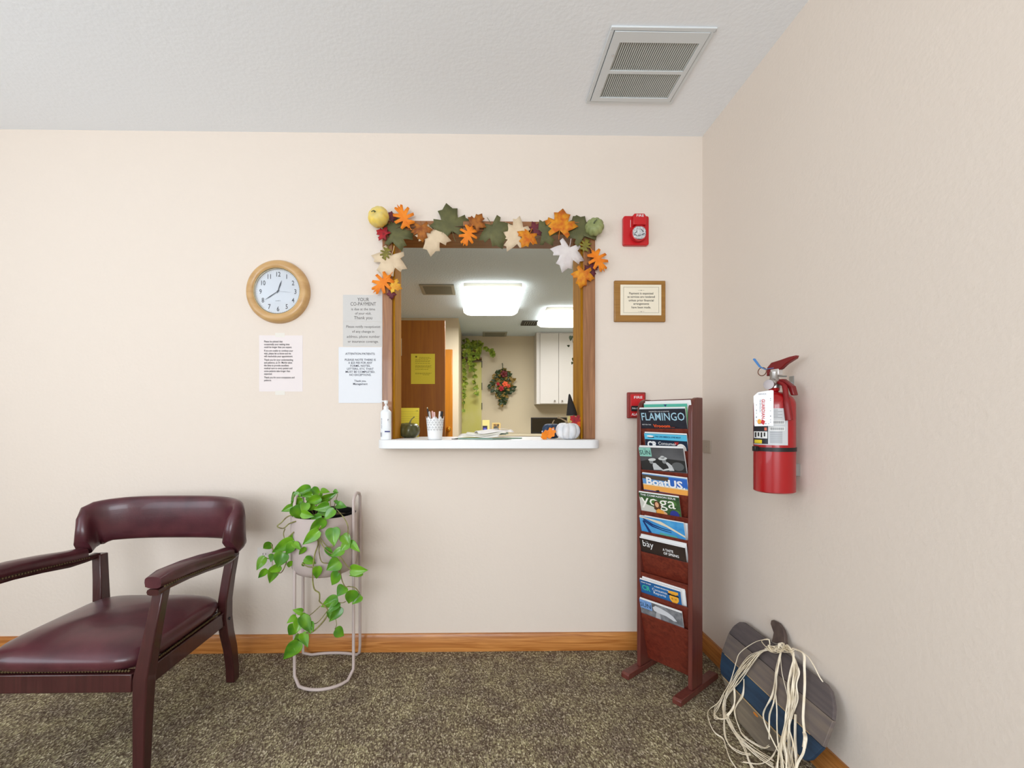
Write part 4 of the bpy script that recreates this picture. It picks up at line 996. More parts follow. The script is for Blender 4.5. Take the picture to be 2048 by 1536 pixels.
def art_sun(r, tx, sh, G, t, blue=False):
    r('title_patch', .0, .0 if blue else .001, .056, .040, mm('mint', (140, 196, 180)) if not blue else mm('skyblue', (120, 160, 214)))
    tx('title', [('THE', .006, .028, .010, {}), ('SUN', .028, .027, .032, dict(width=.050, sx=.9))], mm('sunink', (28, 50, 60)), .0014)
def art_s1(r, tx, sh, G, t):
    art_sun(r, tx, sh, G, t)
    lg = mm('hatgrey', (206, 208, 206)); mg = mm('midgrey', (140, 142, 142)); wt = mm('shirt', (196, 198, 198)); dk = mm('dgrey', (48, 48, 48))
    sh('hill', [(.056, .050), (.10, .045), (.198, .052), (.198, .10), (.0, .10), (.0, .062)], dk, .0006)
    sh('bundle', el(.165, .077, .026, .018), mm('grey', (96, 98, 98)), .0008)
    sh('left_shirt', [(.056, .068), (.068, .067), (.084, .082), (.100, .096), (.056, .098), (.054, .08)], wt, .001)
    sh('left_head', el(.050, .062, .009, .010), mg, .001); sh('left_hat', el(.055, .053, .018, .006, a=-.1), lg, .0012)
    sh('right_shirt', [(.112, .062), (.124, .061), (.140, .074), (.148, .096), (.126, .098), (.124, .080)], wt, .001)
    sh('arm', [(.112, .090), (.14, .084), (.14, .092), (.10, .1), (.09, .098)], lg, .0011)
    sh('right_head', el(.109, .058, .009, .010), mg, .001); sh('right_hat', el(.104, .046, .020, .007, a=-.1), lg, .0012); sh('right_crown', el(.104, .041, .010, .007), wt, .0012)
magazine(2, .097, .198, U0-.000, .012, R(-.8), 'grey magazine showing two people in hats, third pocket', mm('sungrey', (96, 96, 98), rgb2=(70, 70, 72), scale=(9, 9, 9)), art=art_s1)
def art_boat(r, tx, sh, G, t):
    r('brown_sky', .0, .004, .12, .022, mm('umber', (84, 70, 56))); r('orange_glow', .0, .050, .197, .072, mm('sunset', (244, 172, 84))); r('yellow_glow', .0, .045, .197, .051, mm('glow', (236, 214, 170)))
    r('blue_sky', .12, .004, .197, .040, mm('bluesky', (52, 104, 190)))
    r('sea', .0, .072, .197, .10, mm('sea', (74, 92, 150)))
    tx('title', [('BoatUS', .045, .015, .046, dict(align='l', width=.160, weight=.03)), ('.', .045, .178, .046, dict(align='l', weight=.02))], mw, .0014)
    sh('boat', [(.055, .070), (.070, .066), (.075, .071), (.062, .074)], M_black, .0014)
magazine(3, .074, .197, U0+.012, .006, R(1.6), 'sunset boating magazine with big white title, fourth pocket', mm('boatblue', (96, 150, 206)), art=art_boat)
def art_yoga(r, tx, sh, G, t):
    r('header', .0, .003, .18, .014, mm('dkgreen2', (44, 74, 48)))
    tx('header_text', [('THE COMPASSION ISSUE', .011, .086, .012, dict(width=.158, weight=.02))], mw, .0014)
    sh('bright_patch', [(0, .02), (.03, .05), (.07, .06), (.07, .098), (0, .098)], mm('pale', (206, 206, 196)), .0006)
    for i, (x, y, rr) in enumerate(((.06, .03, .012), (.15, .03, .016), (.165, .065, .012), (.10, .035, .01))): sh('foliage_patch', el(x, y, rr, rr*.7), mm('fol', (84, 128, 64)), .0007)
    tx('title', [('yoga', .068, .006, .052, dict(align='l', width=.155))], mm('cream', (244, 242, 232)), .0012)
    hr = mm('hair', (86, 54, 36)); sk = mm('skin', (222, 170, 132))
    sh('hair_patch', [(.066, .036), (.078, .026), (.092, .034), (.098, .052), (.094, .060), (.076, .072), (.064, .066)], hr, .0016)
    sh('face_patch', el(.079, .045, .0085, .012), sk, .0018); sh('top_patch', [(.072, .070), (.085, .062), (.108, .070), (.122, .098), (.074, .098)], mm('saffron', (230, 160, 70)), .0017)
    sh('arm_patch', [(.104, .066), (.120, .076), (.124, .096), (.112, .096)], sk, .0018)
    sh('blue_badge', el(.153, .079, .020, .020), mm('royal', (50, 60, 140)), .0016)
magazine(4, .080, .180, U0-.002, .004, R(.2), 'green yoga magazine with a woman on the cover, fifth pocket', mm('yogagreen', (70, 104, 60), rgb2=(50, 80, 48), scale=(60, 60, 60)), art=art_yoga)
def art_b2(r, tx, sh, G, t):
    tx('title', [('THE SUPPORT', .018, .075, .034, dict(align='l', width=.085, weight=.01))], mm('supblue', (70, 110, 190)))
magazine(5, .068, .190, U0+.015, .004, R(1.2), 'white magazine behind the bright blue one, sixth pocket', mm('offwhite', (224, 222, 222)), lay=.010, art=art_b2)
def art_blue(r, tx, sh, G, t):
    nv = mm('navyline', (26, 52, 110)); 
    for dy in (0, .008):
        sh('curve', [(.02, .008+dy), (.06, .028+dy), (.10, .038+dy), (.14, .042+dy), (.14, .045+dy), (.10, .042+dy), (.055, .033+dy), (.015, .012+dy)], nv)
    sh('fold', [(.02, .02), (.05, .07), (.035, .07), (.012, .02)], nv); sh('pale_fold', [(.0, .0), (.10, .010), (.197, .055), (.197, .062), (.12, .03), (.04, .010), (0, .006)], mm('creampaper', (226, 214, 190)), .0012)
    sh('teal_patch', [(.09, .06), (.16, .064), (.17, .075), (.08, .075)], mm('tealp', (90, 170, 160)))
magazine(5, .067, .197, U0-.002, .004, R(-.4), 'bright blue magazine with swirling cover, sixth pocket', mm('azure', (60, 142, 206), rgb2=(90, 170, 220), scale=(25, 25, 25)), art=art_blue)
def art_bay(r, tx, sh, G, t):
    tx('title', [('bay', .040, .012, .034, dict(align='l', width=.050)), ('A TASTE', .0155, .128, .034, dict(width=.046, weight=.02)), ('OF SPRING', .0155, .140, .050, dict(width=.066, weight=.02)), ('TAMPA', .004, .035, .012, {})], mw, .0014)
magazine(6, .071, .203, U0-.001, .006, R(.2), 'white magazine behind the dark brown one, seventh pocket', mw, lay=.010, ht=.25)
magazine(6, .060, .203, U0-.003, .006, R(.3), 'dark brown magazine with white bay title, seventh pocket', mm('brownblack', (58, 46, 40), rgb2=(40, 32, 30), scale=(8, 8, 8)), art=art_bay)
def art_cr2(r, tx, sh, G, t):
    tx('title', [('CR', .032, .008, .044, dict(align='l', weight=.04, sx=.9))], mm('crteal', (60, 176, 160)), .0014)
    tx('small_text', [('WHAT TO EAT', .007, .006, .012, dict(align='l', weight=.03)), ('SUMMER MAKEOVER', .007, .068, .014, dict(align='l', weight=.03)), ('Consumer', .017, .056, .033, dict(align='l', width=.070)), ('Reports', .017, .060, .048, dict(align='l', width=.055))], mw, .0014)
    sh('sun_badge', el(.152, .040, .020, .022), mm('amber', (244, 176, 60)), .001); sh('sun_bar', [(.128, .010), (.172, .008), (.172, .020), (.130, .022)], mm('amber', (244, 176, 60)), .001)
    sh('pan', [(.122, .024), (.172, .024), (.176, .030), (.128, .030)], M_black, .0016); tx('badge_text', [('$ 1 K', .010, .152, .046, {})], M_ink, .0018)
magazine(8, .066, .190, U0+.004, .008, R(1.2), 'white magazine behind the blue consumer one, ninth pocket', mw, lay=.011, ht=.25)
magazine(8, .059, .182, U0-.002, .007, R(.6), 'blue consumer magazine with amber sun, ninth pocket', mm('crblue', (44, 110, 172), rgb2=(36, 86, 140), scale=(12, 12, 12)), art=art_cr2)
def art_s2(r, tx, sh, G, t):
    r('photo_base', .0, .0, .19, .12, mm('photogrey', (92, 94, 98), rgb2=(150, 152, 156), scale=(18, 30, 30)), .0005)
    art_sun(r, tx, sh, G, t, True)
    sh('cloud_a', [(.060, .020), (.075, .008), (.10, .012), (.13, .020), (.15, .030), (.165, .048), (.15, .050), (.12, .040), (.085, .038), (.065, .034)], mm('cloud', (214, 216, 220)), .001)
    sh('beam', [(.075, .036), (.09, .038), (.096, .10), (.06, .10)], mm('beam', (176, 178, 182)), .0009)
magazine(9, .064, .186, U0-.002, .009, R(.6), 'grey cloud magazine with pale blue corner, lowest pocket', mm('s2grey', (120, 122, 126)), art=art_s2)

# ------------------------------------------------------------------ fire extinguisher
EX = Vector((XR-.078, -.640, 0)); er = .061; ez0 = .846; ez1 = 1.135
t = thing('fire_extinguisher', EX+up*ez0, 'red fire extinguisher hanging on the right wall', 'fire extinguisher')
F = Fr(EX, (1, 0, 0), (0, 1, 0))
prof = [(0, ez0+.010), (.045, ez0+.006), (.055, ez0), (er, ez0+.004), (er, ez0+.25)]+[(er*cos(a)*.82+er*.18, ez1+.045*sin(a)) for a in [pi/2*i/8 for i in range(9)]]+[(.016, ez1+.05), (.016, ez1+.06), (0, ez1+.06)]
obj('cylinder', MB().lathe(F, prof, 48), M_red, t, smooth=50)
obj('valve', MB().lathe(F, [(.018, ez1+.058), (.018, ez1+.085), (.013, ez1+.090), (.013, ez1+.112), (0, ez1+.112)], 16).ball(EX+Vector((-.018, -.02, ez1+.075)), .013, n=12), mat('aluminium', (176, 172, 168), .35, metal=.9), t, smooth=50)
obj('gauge', MB().lathe(Fr(EX+Vector((-.026, -.018, ez1+.068)), (.6, -.8, 0), (0, 0, 1), (-.8, -.6, 0)), [(.014, 0), (.016, .004), (.016, .012), (.0, .013)], 20), mat('gauge_steel', (150, 140, 138), .35, metal=.7), t)
# handle: lever runs along the wall direction (towards the camera)
hd = Vector((.30, -.95, 0)).normalized()     # lever direction
hb = EX+up*(ez1+.10)
LF = Fr(hb-hd.cross(up)*.009, hd, up)
lev = [(-.030, .0), (-.028, .030), (-.012, .045), (.020, .050), (.050, .056), (.075, .058), (.070, .048), (.040, .034), (.022, .020), (.010, .016)]
M_lever = mat('dark_red_lever', (118, 18, 20), .4, coat=.2)
obj('lever', MB().prism(LF, lev, -.009, .009), M_lever, t, bevel=.003)
obj('carry_handle', MB().prism(LF, [(-.020, -.012), (.030, -.014), (.062, -.040), (.070, -.070), (.058, -.070), (.048, -.045), (.020, -.028), (-.020, -.026)], -.010, .010), M_lever, t, bevel=.003)
obj('pin_block', MB().box((-.014, .0, -.010), (.016, .022, .010), LF), mat('pin_block_steel', (210, 206, 202), .3, metal=.5), t, bevel=.002)
b = MB(); rc_ = hb-hd*.045+up*.018
b.tube([rc_+hd*.016*cos(a)+up*.014*sin(a) for a in [2*pi*i/20 for i in range(20)]], .0016, 6, closed=True)
obj('pull_ring', b, mat('copper_pin', (150, 110, 90), .35, metal=.9), t)
b = MB(); s0 = hb+up*.024-hd*.02
b.tube([s0+hd*.03+Vector((-.012, 0, 0)), s0+Vector((-.013, 0, -.001)), s0-hd*.02+Vector((-.012, 0, .010)), s0-hd*.045+Vector((-.010, 0, .040))], [.002, .003, .005, .006], 8, flat=.5)
obj('seal_tie', b, mat('blue_plastic', (70, 130, 196), .35), t, label='bright blue plastic tamper tie')
# hose/strap of nozzle
b = MB(); b.tube(spline([EX+Vector((.0, -.02, ez1+.075)), EX+Vector((.004, -.045, ez1+.06)), EX+Vector((0, -.060, ez1+.01)), EX+Vector((.004, -.068, ez1-.05))]), [.006]*6+[.008]*6+[.0115]*7, 12)
obj('nozzle', b, mat('nozzle_red', (130, 20, 22), .45), t)
# strap
obj('strap', MB().lathe(F, [(er+.0004, .983), (er+.0018, .983), (er+.0018, .996), (er+.0004, .996)], 40, capped=False), M_black, t)
obj('strap_clip', MB().box((-er-.012, -.012, .982), (-er+.002, .004, .999), F), M_black, t, bevel=.002)
# labels wrapped on cylinder. a=angle, 0 = +x ; camera is towards (-x,-y)
ca = math.atan2(CAMY-EX.y, -EX.x)
def wrap(nm, a0, a1, z0_, z1_, m, dr=.0006, n=14):
    obj(nm, MB().grid(lambda u, v: F.p((er+dr)*cos(a0+(a1-a0)*u), (er+dr)*sin(a0+(a1-a0)*u), z0_+(z1_-z0_)*v), n, 1), m, t, smooth=60)
A = lambda dpx: ca+math.asin(max(-1, min(1, dpx/36.5)))
zq = lambda py: CAMH-(py-CY)/900*1.47
wrap('label_main', A(-34), A(22), zq(890), zq(817), mat('label_silver', (200, 202, 204), .35))
wrap('label_black', A(-35), A(-10), zq(888), zq(851), mat('label_black', (34, 36, 44), .35), .0009)
wrap('label_pictogram', A(-34), A(-11), zq(877), zq(863), mat('label_white', (228, 228, 226), .35), .0012)
wrap('label_yellow', A(-33), A(-20), zq(887), zq(880), mat('label_yellow', (226, 200, 40), .35), .0012)
wrap('label_orange', A(-16), A(-12), zq(861), zq(855), mat('label_orange', (226, 110, 80), .35), .0012)
for i in range(4):
    wrap('pictogram', A(-32+i*5), A(-29.5+i*5), zq(875-(i % 2)*2), zq(865), M_black, .0014, 3)
for y0_, y1_ in ((842, 847), (855, 860)):
    wrap('barcode_panel', A(-8), A(17), zq(y1_+1.5), zq(y0_-1.5), mat('label_white', (228, 228, 226), .35), .0009)
    x = -6
    while x < 15:
        wrap('barcode', A(x), A(x+.8), zq(y1_), zq(y0_), mat('barcode_grey', (80, 82, 86), .5), .0012, 1); x += 1.7
for y_ in list(range(820, 838, 3))+list(range(863, 886, 2)):
    wrap('fine_print', A(-7), A(6+(y_*7) % 14), zq(y_+.7), zq(y_), mat('fine_grey', (128, 130, 134), .5), .0012, 6)
# white service tag
tg = wx(1508, 790, EX.x-.072)
TF = Fr(EX+Vector((-.075, -.045, 0))+up*0, (.86, -.50, 0), (0, 0, 1), (-.50, -.86, 0))
ptl = CAM+ray(1507, 796)*((EX-CAM).y-.055)/ray(1507, 796).y
TF.o = ptl
s_ = (EX.y-.055-CAMY)/900.0
L_ = 39*s_/.80*.70; Hh = 57*s_
obj('service_tag', MB().prism(TF, [(0.003, -Hh), (L_*1.0, -Hh+.001), (L_, 0), (L_, .022), (L_*.9, .024), (.012, .018), (0, .006)], 0, .0006), mat('tag_paper', (238, 238, 240), .6), t, label='white paper service tag')
b = MB(); text(b, TF, 'GUARDIAN', .0125, .0225, -.004, n=.0012, align='l', roll=-pi/2, weight=.02, width=.062)
obj('tag_title', b, mat('tag_red', (196, 40, 44), .6), t)
b = MB(); text(b, TF, 'FIRE SERVICES, INC.', .0048, .017, -.006, n=.0012, align='l', roll=-pi/2)
for k in range(26):
    rnd = random.Random(k); x = rnd.choice((.008, L_-.008, rnd.uniform(.01, L_-.01))); y = -Hh+.008 if x not in (.008, L_-.008) else rnd.uniform(-Hh+.01, .0)
    b.quad(TF, x-.0012, y-.0008, x+.0012, y+.0008, .0012)
text(b, TF, 'SERVICE', .006, .024, .010, n=.0012)
obj('tag_print', b, mat('tag_grey', (110, 110, 120), .6), t)
b = MB(); b.poly(TF, el(.016, -.076, .0055, .008), .0012); obj('tag_emblem', b, mat('tag_amber', (226, 160, 60), .6), t)
b = MB(); b.poly(TF, [(.023, -.068), (.032, -.075), (.028, -.087), (.020, -.081)], .0015); obj('tag_flame', b, mat('tag_red', (196, 40, 44), .6), t)
b = MB().box((-.010, -.0, -.0), (.010, .050, .003), Fr(wx(1584, 770, XR)+Vector((0, 0, -.02)), (0, -1, 0), (0, 0, 1), (-1, 0, 0)))
b.box((-.004, .01, .003), (.004, .030, .03), Fr(wx(1584, 770, XR)+Vector((0, 0, -.02)), (0, -1, 0), (0, 0, 1), (-1, 0, 0)))
b.tube([Vector((XR-.02, wx(1584, 770, XR).y, ez1+.10)), EX+up*(ez1+.098)], .003, 6)
b.box((er-.002, -.015, .90), (.0778, .015, .94), F)
obj('wall_bracket', b, mat('bracket_steel', (170, 172, 170), .4, metal=.7), t)

# ------------------------------------------------------------------ plank pumpkin board leaning on the right wall
bx0 = .938; BH = .335; 
lean = math.asin((XR-.012-bx0)/BH)
PFm = Fr((bx0, wz(1448, 1357, 0).y, .002), (0, -1, 0), (sin(lean), 0, cos(lean)), (-cos(lean), 0, sin(lean)))
def onb(px, py):
    d = ray(px, py); q = PFm.o-CAM; tt = q.dot(PFm.n)/d.dot(PFm.n); P = CAM+d*tt; r_ = P-PFm.o
    return r_.dot(PFm.u), r_.dot(PFm.v)
def zb5(x, y): return (1400+x/5.02, 1230+y/5.02)
PROF = [(0, .27), (.01, .25), (.05, .18), (.083, .113), (.1, .095), (.153, .0735), (.234, .0725), (.27, .085), (.30, .108), (.312, .138)]
def edge(t_):
    for (a, x), (c, y) in zip(PROF, PROF[1:]):
        if t_ <= c+1e-6: return x+(y-x)*max(0, (t_-a)/(c-a))
    return PROF[-1][1]
CXB, leftx, half = .341, .0725, .2685
PB = [0, .083, .1545, .236, .311]
M_pl = [mat('plank_tan_grey', (128, 116, 98), .7, rgb2=(104, 94, 82), scale=(30, 5, 60)), mat('plank_navy', (40, 66, 90), .6, rgb2=(30, 50, 72), scale=(30, 6, 60)),
        mat('plank_taupe', (124, 111, 100), .7, rgb2=(106, 96, 92), scale=(30, 5, 60)), mat('plank_slate', (104, 93, 91), .7, rgb2=(86, 78, 78), scale=(30, 5, 60))]
pb = thing('wooden_pumpkin_board', (1.0, PFm.p(CXB, 0).y, 0), 'plank pumpkin decoration leaning against the right wall', 'decoration')
for i in range(4):
    a, c = PB[i]+.0008, PB[i+1]-.0008; L_ = []; n = 8
    for k in range(n+1):
        tt = a+(c-a)*k/n; L_.append((edge(tt), tt))
    pts = L_+[(2*CXB-x, y) for x, y in L_[::-1]]
    obj('plank', MB().prism(PFm, pts, 0, .011), M_pl[i], pb, bevel=.0012, label=['tan grey plank', 'navy blue plank', 'taupe plank', 'slate grey plank'][i])
b = MB()
for (x, y, l) in ((onb(*zb5(590, 1010))[0], onb(*zb5(590, 1010))[1]+.02, .02),): b.poly(PFm, el(x, y-.02, .014, .004), .0115)
obj('wood_knot', b, mat('knot_orange', (196, 120, 40), .7), pb)
b = MB(); e_ = .0035
for i in (1, 2): b.quad(PFm, edge(PB[i])+.02, PB[i]-.0045 if i == 1 else PB[i], 2*CXB-leftx-.05, PB[i]-.001 if i == 1 else PB[i]+.003, .0114)
obj('worn_edge', b, mat('worn_tan', (176, 150, 110), .8), pb)
sp = [(782, 290), (800, 200), (768, 110), (775, 75), (800, 70), (850, 100), (895, 165), (912, 220), (918, 320)]
obj('stem', MB().prism(PFm, [onb(*zb5(*p)) for p in sp], .0115, .024), mat('stem_brown', (92, 76, 68), .5, rgb2=(76, 62, 58), scale=(40, 40, 40)), pb, bevel=.002)
# raffia
def raf(px, py, off):
    d = ray(px, py); o_ = PFm.o+PFm.n*off; tt = (o_-CAM).dot(PFm.n)/d.dot(PFm.n); P = CAM+d*tt
    if P.z < .006 or (P-PFm.o).dot(PFm.u) < leftx-.01 and False:
        P = wz(px, py, .006)
    return P
raffia = MB(); rnd = random.Random(21)
def strand(lst, jit=6, off=.03, r=.0016, flat=.5):
    P = []
    n = len(lst)
    for i, (x, y) in enumerate(lst):
        P.append(raf(*zb5(x+rnd.uniform(-jit, jit)*(.4+i/n), y+rnd.uniform(-jit, jit)*.6), off+rnd.uniform(-.008, .008)))
    raffia.tube(spline(P, 5), r*rnd.uniform(.95, 1.6), 5, flat=flat)
for i in range(18):
    o = i-9; strand([(800, 330), (690, 345), (600, 380+o*2), (500, 470+o*6), (400, 600+o*8), (330, 700+o*5), (265, 800+o*3), (240, 930), (250, 1040)], 14, .025)
for i in range(7):
    strand([(250, 1000), (300, 1090+i*6), (390, 1200+i*10), (480, 1290+i*8), (600, 1370+i*12), (740, 1440+i*16)], 14, .012, .0014)
for i in range(6):
    strand([(255, 980), (240, 1090), (260, 1230+i*8), (330, 1330+i*8), (420, 1390), (520, 1390+i*6)] if i < 2 else [(260, 980), (320, 1100), (400, 1240+i*8), (450, 1350), (500, 1480), (540, 1560)], 16, .012, .0014)
strand([(700, 250), (600, 255), (500, 305), (400, 385), (365, 470), (340, 560), (300, 680), (240, 780), (180, 880), (90, 950), (80, 1010), (110, 1120), (160, 1190), (230, 1240), (260, 1320), (300, 1440), (380, 1560)], 3, .03, .0022)
for i in range(5): strand([(240, 800), (190, 870+i*14), (150, 940+i*10), (150, 1000+i*10), (200, 1040), (280, 1020+i*6)], 12, .02, .0013)
for i in range(4): strand([(340, 700), (350, 800+i*20), (330, 930), (270, 1010)], 12, .02, .0014)
for i in range(4): strand([(440, 640), (430, 780+i*8), (370, 900), (350, 980), (390, 1120), (450, 1220), (620, 1330), (690, 1320-i*6)], 10, .016, .0013)
for i in range(15):
    o = i-7; strand([(820, 330), (900, 345+o), (940, 420+o*2), (950+o*6, 560), (930+o*7, 700), (930+o*6, 850), (900+o*4, 1000), (870+o*5, 1120), (860+o*9, 1280), (870+o*11, 1420), (880+o*12, 1580)], 14, .025, .0016)
strand([(930, 330), (1040, 390), (1050, 520), (1050, 700), (1040, 900), (1035, 1040), (1050, 1180), (1050, 1260), (1040, 1380), (980, 1480), (960, 1580)], 4, .03, .0024)
strand([(1050, 1180), (1060, 1240), (1045, 1330)], 2, .031, .0045, .3)
strand([(930, 340), (1060, 400), (1130, 490), (1200, 620), (1235, 670)], 4, .03, .0014)
for i in range(2): strand([(960, 1000), (955, 1150), (960, 1300), (970, 1450), (965, 1580)], 5, .022, .0030)
for i in range(4): strand([(820, 350), (790, 440), (760+i*6, 560), (750, 680), (720, 830-i*8), (650, 960), (640, 1040), (690, 1180), (770, 1350), (850, 1480), (900, 1580)] if i % 2 else [(820, 350), (800, 460), (770, 600), (760, 720), (740, 880), (700, 1000), (690, 1120), (700, 1250)], 7, .025, .0017)
strand([(810, 420), (820, 560), (850, 700), (890, 850)], 4, .02, .0010)
strand([(760, 780), (770, 950), (775, 1100), (780, 1250), (800, 1400), (770, 1500)], 4, .022, .0016)
for i in range(4): strand([(900, 1150), (850, 1240), (780, 1330), (720, 1430), (600, 1490), (430, 1475)] if i < 2 else [(890, 1180), (830, 1330), (790, 1450), (760, 1580)], 12, .014, .0015)
for i in range(14):   # wrap knot round the stem
    a = rnd.uniform(0, 6.28); strand([(670+rnd.uniform(-20, 20), 320+rnd.uniform(-20, 30)), (730, 340+rnd.uniform(-40, 40)), (800, 345+rnd.uniform(-40, 35)), (870, 340+rnd.uniform(-40, 35)), (930, 370+rnd.uniform(-30, 30))], 12, .034, .0020)
for i in range(5): strand([(790, 330), (800+rnd.uniform(-15, 15), 290), (830+rnd.uniform(-15, 15), 285), (850, 340)], 6, .036, .0015)
strand([(690, 350), (620, 270), (640, 250), (690, 250), (700, 330)], 3, .034, .0014)
obj('raffia_bow', raffia, mat('raffia_straw', (250, 238, 216), .7, rgb2=(236, 220, 190), scale=(30, 30, 30)), pb, smooth=60, weld=False, label='cream raffia strands tied round the stem')

# ------------------------------------------------------------------ armchair
M_vin = mat('burgundy_vinyl', (86, 42, 48), .3, rgb2=(70, 33, 39), scale=(12, 12, 12), coat=.15, bump=.08, bscale=200)
M_cw = wood('mahogany', (54, 24, 24), (72, 34, 34), 'z', .3, coat=.3)
M_nail = mat('aged_brass_nail', (120, 104, 76), .4, metal=.8)
O = Vector((-1.274, -.509, 0)); CFr = Fr(O, (1, 0, 0), (0, 1, 0))
ch = thing('armchair', O, 'burgundy vinyl captain armchair with dark wooden frame and nailhead trim', 'armchair')
def bar(pts, w_, d_, F=CFr):       # rectangular section following (x,y,z) points; w_ in x, d_ in y
    b = MB(); vs = []
    for i, (x, y, z) in enumerate(pts):
        ww = w_[i] if isinstance(w_, (list, tuple)) else w_; dd = d_[i] if isinstance(d_, (list, tuple)) else d_
        for sx, sy in ((-1, -1), (1, -1), (1, 1), (-1, 1)): vs.append(F.p(x+sx*ww/2, y+sy*dd/2, z))
    n = len(pts); return b.add(vs, [(3, 2, 1, 0), tuple(range(4*n-4, 4*n))]+[(i*4+k, i*4+(k+1) % 4, (i+1)*4+(k+1) % 4, (i+1)*4+k) for i in range(n-1) for k in range(4)])
for s in (1, -1):
    obj('leg', bar([(s*.243, .275, 0), (s*.246, .268, .06), (s*.247, .250, .15), (s*.246, .228, .22), (s*.245, .215, .29), (s*.247, .214, .36), (s*.256, .222, .45), (s*.268, .232, .545)], .036, [.040, .044, .048, .050, .052, .048, .042, .040]), M_cw, ch, bevel=.004, label='rear leg sweeping up to the arm')
    obj('leg', bar([(s*.245, -.235, 0), (s*.248, -.232, .2), (s*.25, -.23, .30), (s*.27, -.215, .45), (s*.285, -.20, .575)], [.034, .040, .044, .036, .034], [.034, .040, .044, .036, .034]), M_cw, ch, bevel=.004)
b = MB()
b.box((-.225, -.25, .262), (.225, -.215, .3175), CFr); b.box((-.225, .195, .262), (.225, .225, .3175), CFr)
for s in (1, -1): b.box((min(s*.225, s*.255), -.215, .262), (max(s*.225, s*.255), .195, .3175), CFr)
obj('seat_rail', b, M_cw, ch, bevel=.003)
obj('bolt_cap', MB().lathe(Fr(CFr.p(.2635, .215, .285), (0, 1, 0), (0, 0, 1), (1, 0, 0)), [(.006, 0), (.005, .003), (0, .004)], 10).lathe(Fr(CFr.p(.243, .1885, .285), (1, 0, 0), (0, 0, 1), (0, -1, 0)), [(.007, 0), (.006, .003), (0, .004)], 10), M_black, ch)
def sq(u, p_): return math.copysign(abs(u)**p_, u)
seat = MB(); n, m = 40, 12; vs = []
for j in range(m+1):
    ph = -pi/2+pi*j/m
    for i in range(n):
        a = 2*pi*i/n; rx = .262*sq(cos(a), .35); ry = .245*sq(sin(a), .35)
        k = abs(cos(ph))**.10 if ph < 0 else abs(cos(ph))**.6
        zc = .352+(.052 if ph > 0 else .036)*sin(ph)+(.02*(1-(cos(a)**2)*.0) if ph > .5 else 0)*max(0, 1-k)
        vs.append(CFr.p(rx*k*(.955), -.012+ry*k, zc))
seat.add(vs, [(j*n+i, j*n+(i+1) % n, (j+1)*n+(i+1) % n, (j+1)*n+i) for j in range(m) for i in range(n)])
obj('seat_cushion', seat, M_vin, ch, smooth=60)
def padsec(path, secs, nn=16):   # sweep superellipse sections; secs: (half thickness, half height)
    b = MB(); vs = []; P = [Vector(p) for p in path]; N = len(P)
    for i, p_ in enumerate(P):
        tn = (P[min(i+1, N-1)]-P[max(i-1, 0)]); tn.z *= .5; tn.normalize(); sd = tn.cross(up).normalized(); uu = sd.cross(tn).normalized()
        ht_, hh_ = secs[i]
        for k in range(nn):
            a = 2*pi*k/nn; vs.append(CFr.p(0, 0, 0)+p_+sd*ht_*sq(cos(a), .7)+uu*hh_*sq(sin(a), .6))
    b.add(vs, [tuple(range(nn))[::-1], tuple(range((N-1)*nn, N*nn))]+[(i*nn+k, i*nn+(k+1) % nn, (i+1)*nn+(k+1) % nn, (i+1)*nn+k) for i in range(N-1) for k in range(nn)])
    return b
path = []; secs = []
N = 28
for i in range(N+1):
    u = -1+2*i/N; a = u*R(80)
    sa = sin(a)/sin(R(80)); x = .316*math.copysign(abs(sa)**.75, sa); x *= 1-.09*max(0, abs(u)-.8)/.2
    y = .10+.21*cos(a*.92)**.8 if cos(a*.92) > 0 else .1
    e = abs(u)
    k9 = max(0, (e-.74)/.26); top = .768-.030*e**3-.115*k9**1.6; bot = .590-.045*max(0, (e-.6)/.4)
    hh = (top-bot)/2; path.append((x, y-.0, (top+bot)/2)); secs.append((.030-.004*e, hh))
obj('backrest', padsec(path, secs, 20), M_vin, ch, smooth=60)
for s in (1, -1):
    ap = [(s*.283, .165, .562), (s*.284, .10, .568), (s*.286, .0, .582), (s*.288, -.10, .592), (s*.288, -.20, .596), (s*.286, -.245, .592)]
    obj('arm_pad', padsec(ap, [(.028, .024)]*2+[(.030, .024)]*3+[(.026, .018)], 16), M_vin, ch, smooth=60)
    obj('arm_rail', padsec([(s*.275, .225, .541), (s*.283, .165, .537)]+[(p_[0], p_[1], p_[2]-.030) for p_ in ap[1:]], [(.020, .010)]*7, 10), M_cw, ch)
nb = MB()
for i in range(44):
    nb.ball(CFr.p(.2495, -.20+.37*i/43, .326), .0042, n=6); nb.ball(CFr.p(-.2495, -.20+.37*i/43, .326), .0042, n=6)
for i in range(48): nb.ball(CFr.p(-.215+.43*i/47, -.2455, .326), .0042, n=6)
for s in (1, -1):
    for side_ in (1, -1):
        for i in range(40):
            q = i/39; y = .165-.40*q; z = .548+.030*min(1, q*1.15); nb.ball(CFr.p(s*(.284+.003*q)+side_*.0285, y, z), .0035, n=6)
obj('nailheads', nb, M_nail, ch, weld=False)
ch_last = ch.children if False else None
for o in bpy.data.objects:
    if o.name.startswith('nailheads'): o['kind'] = 'stuff'

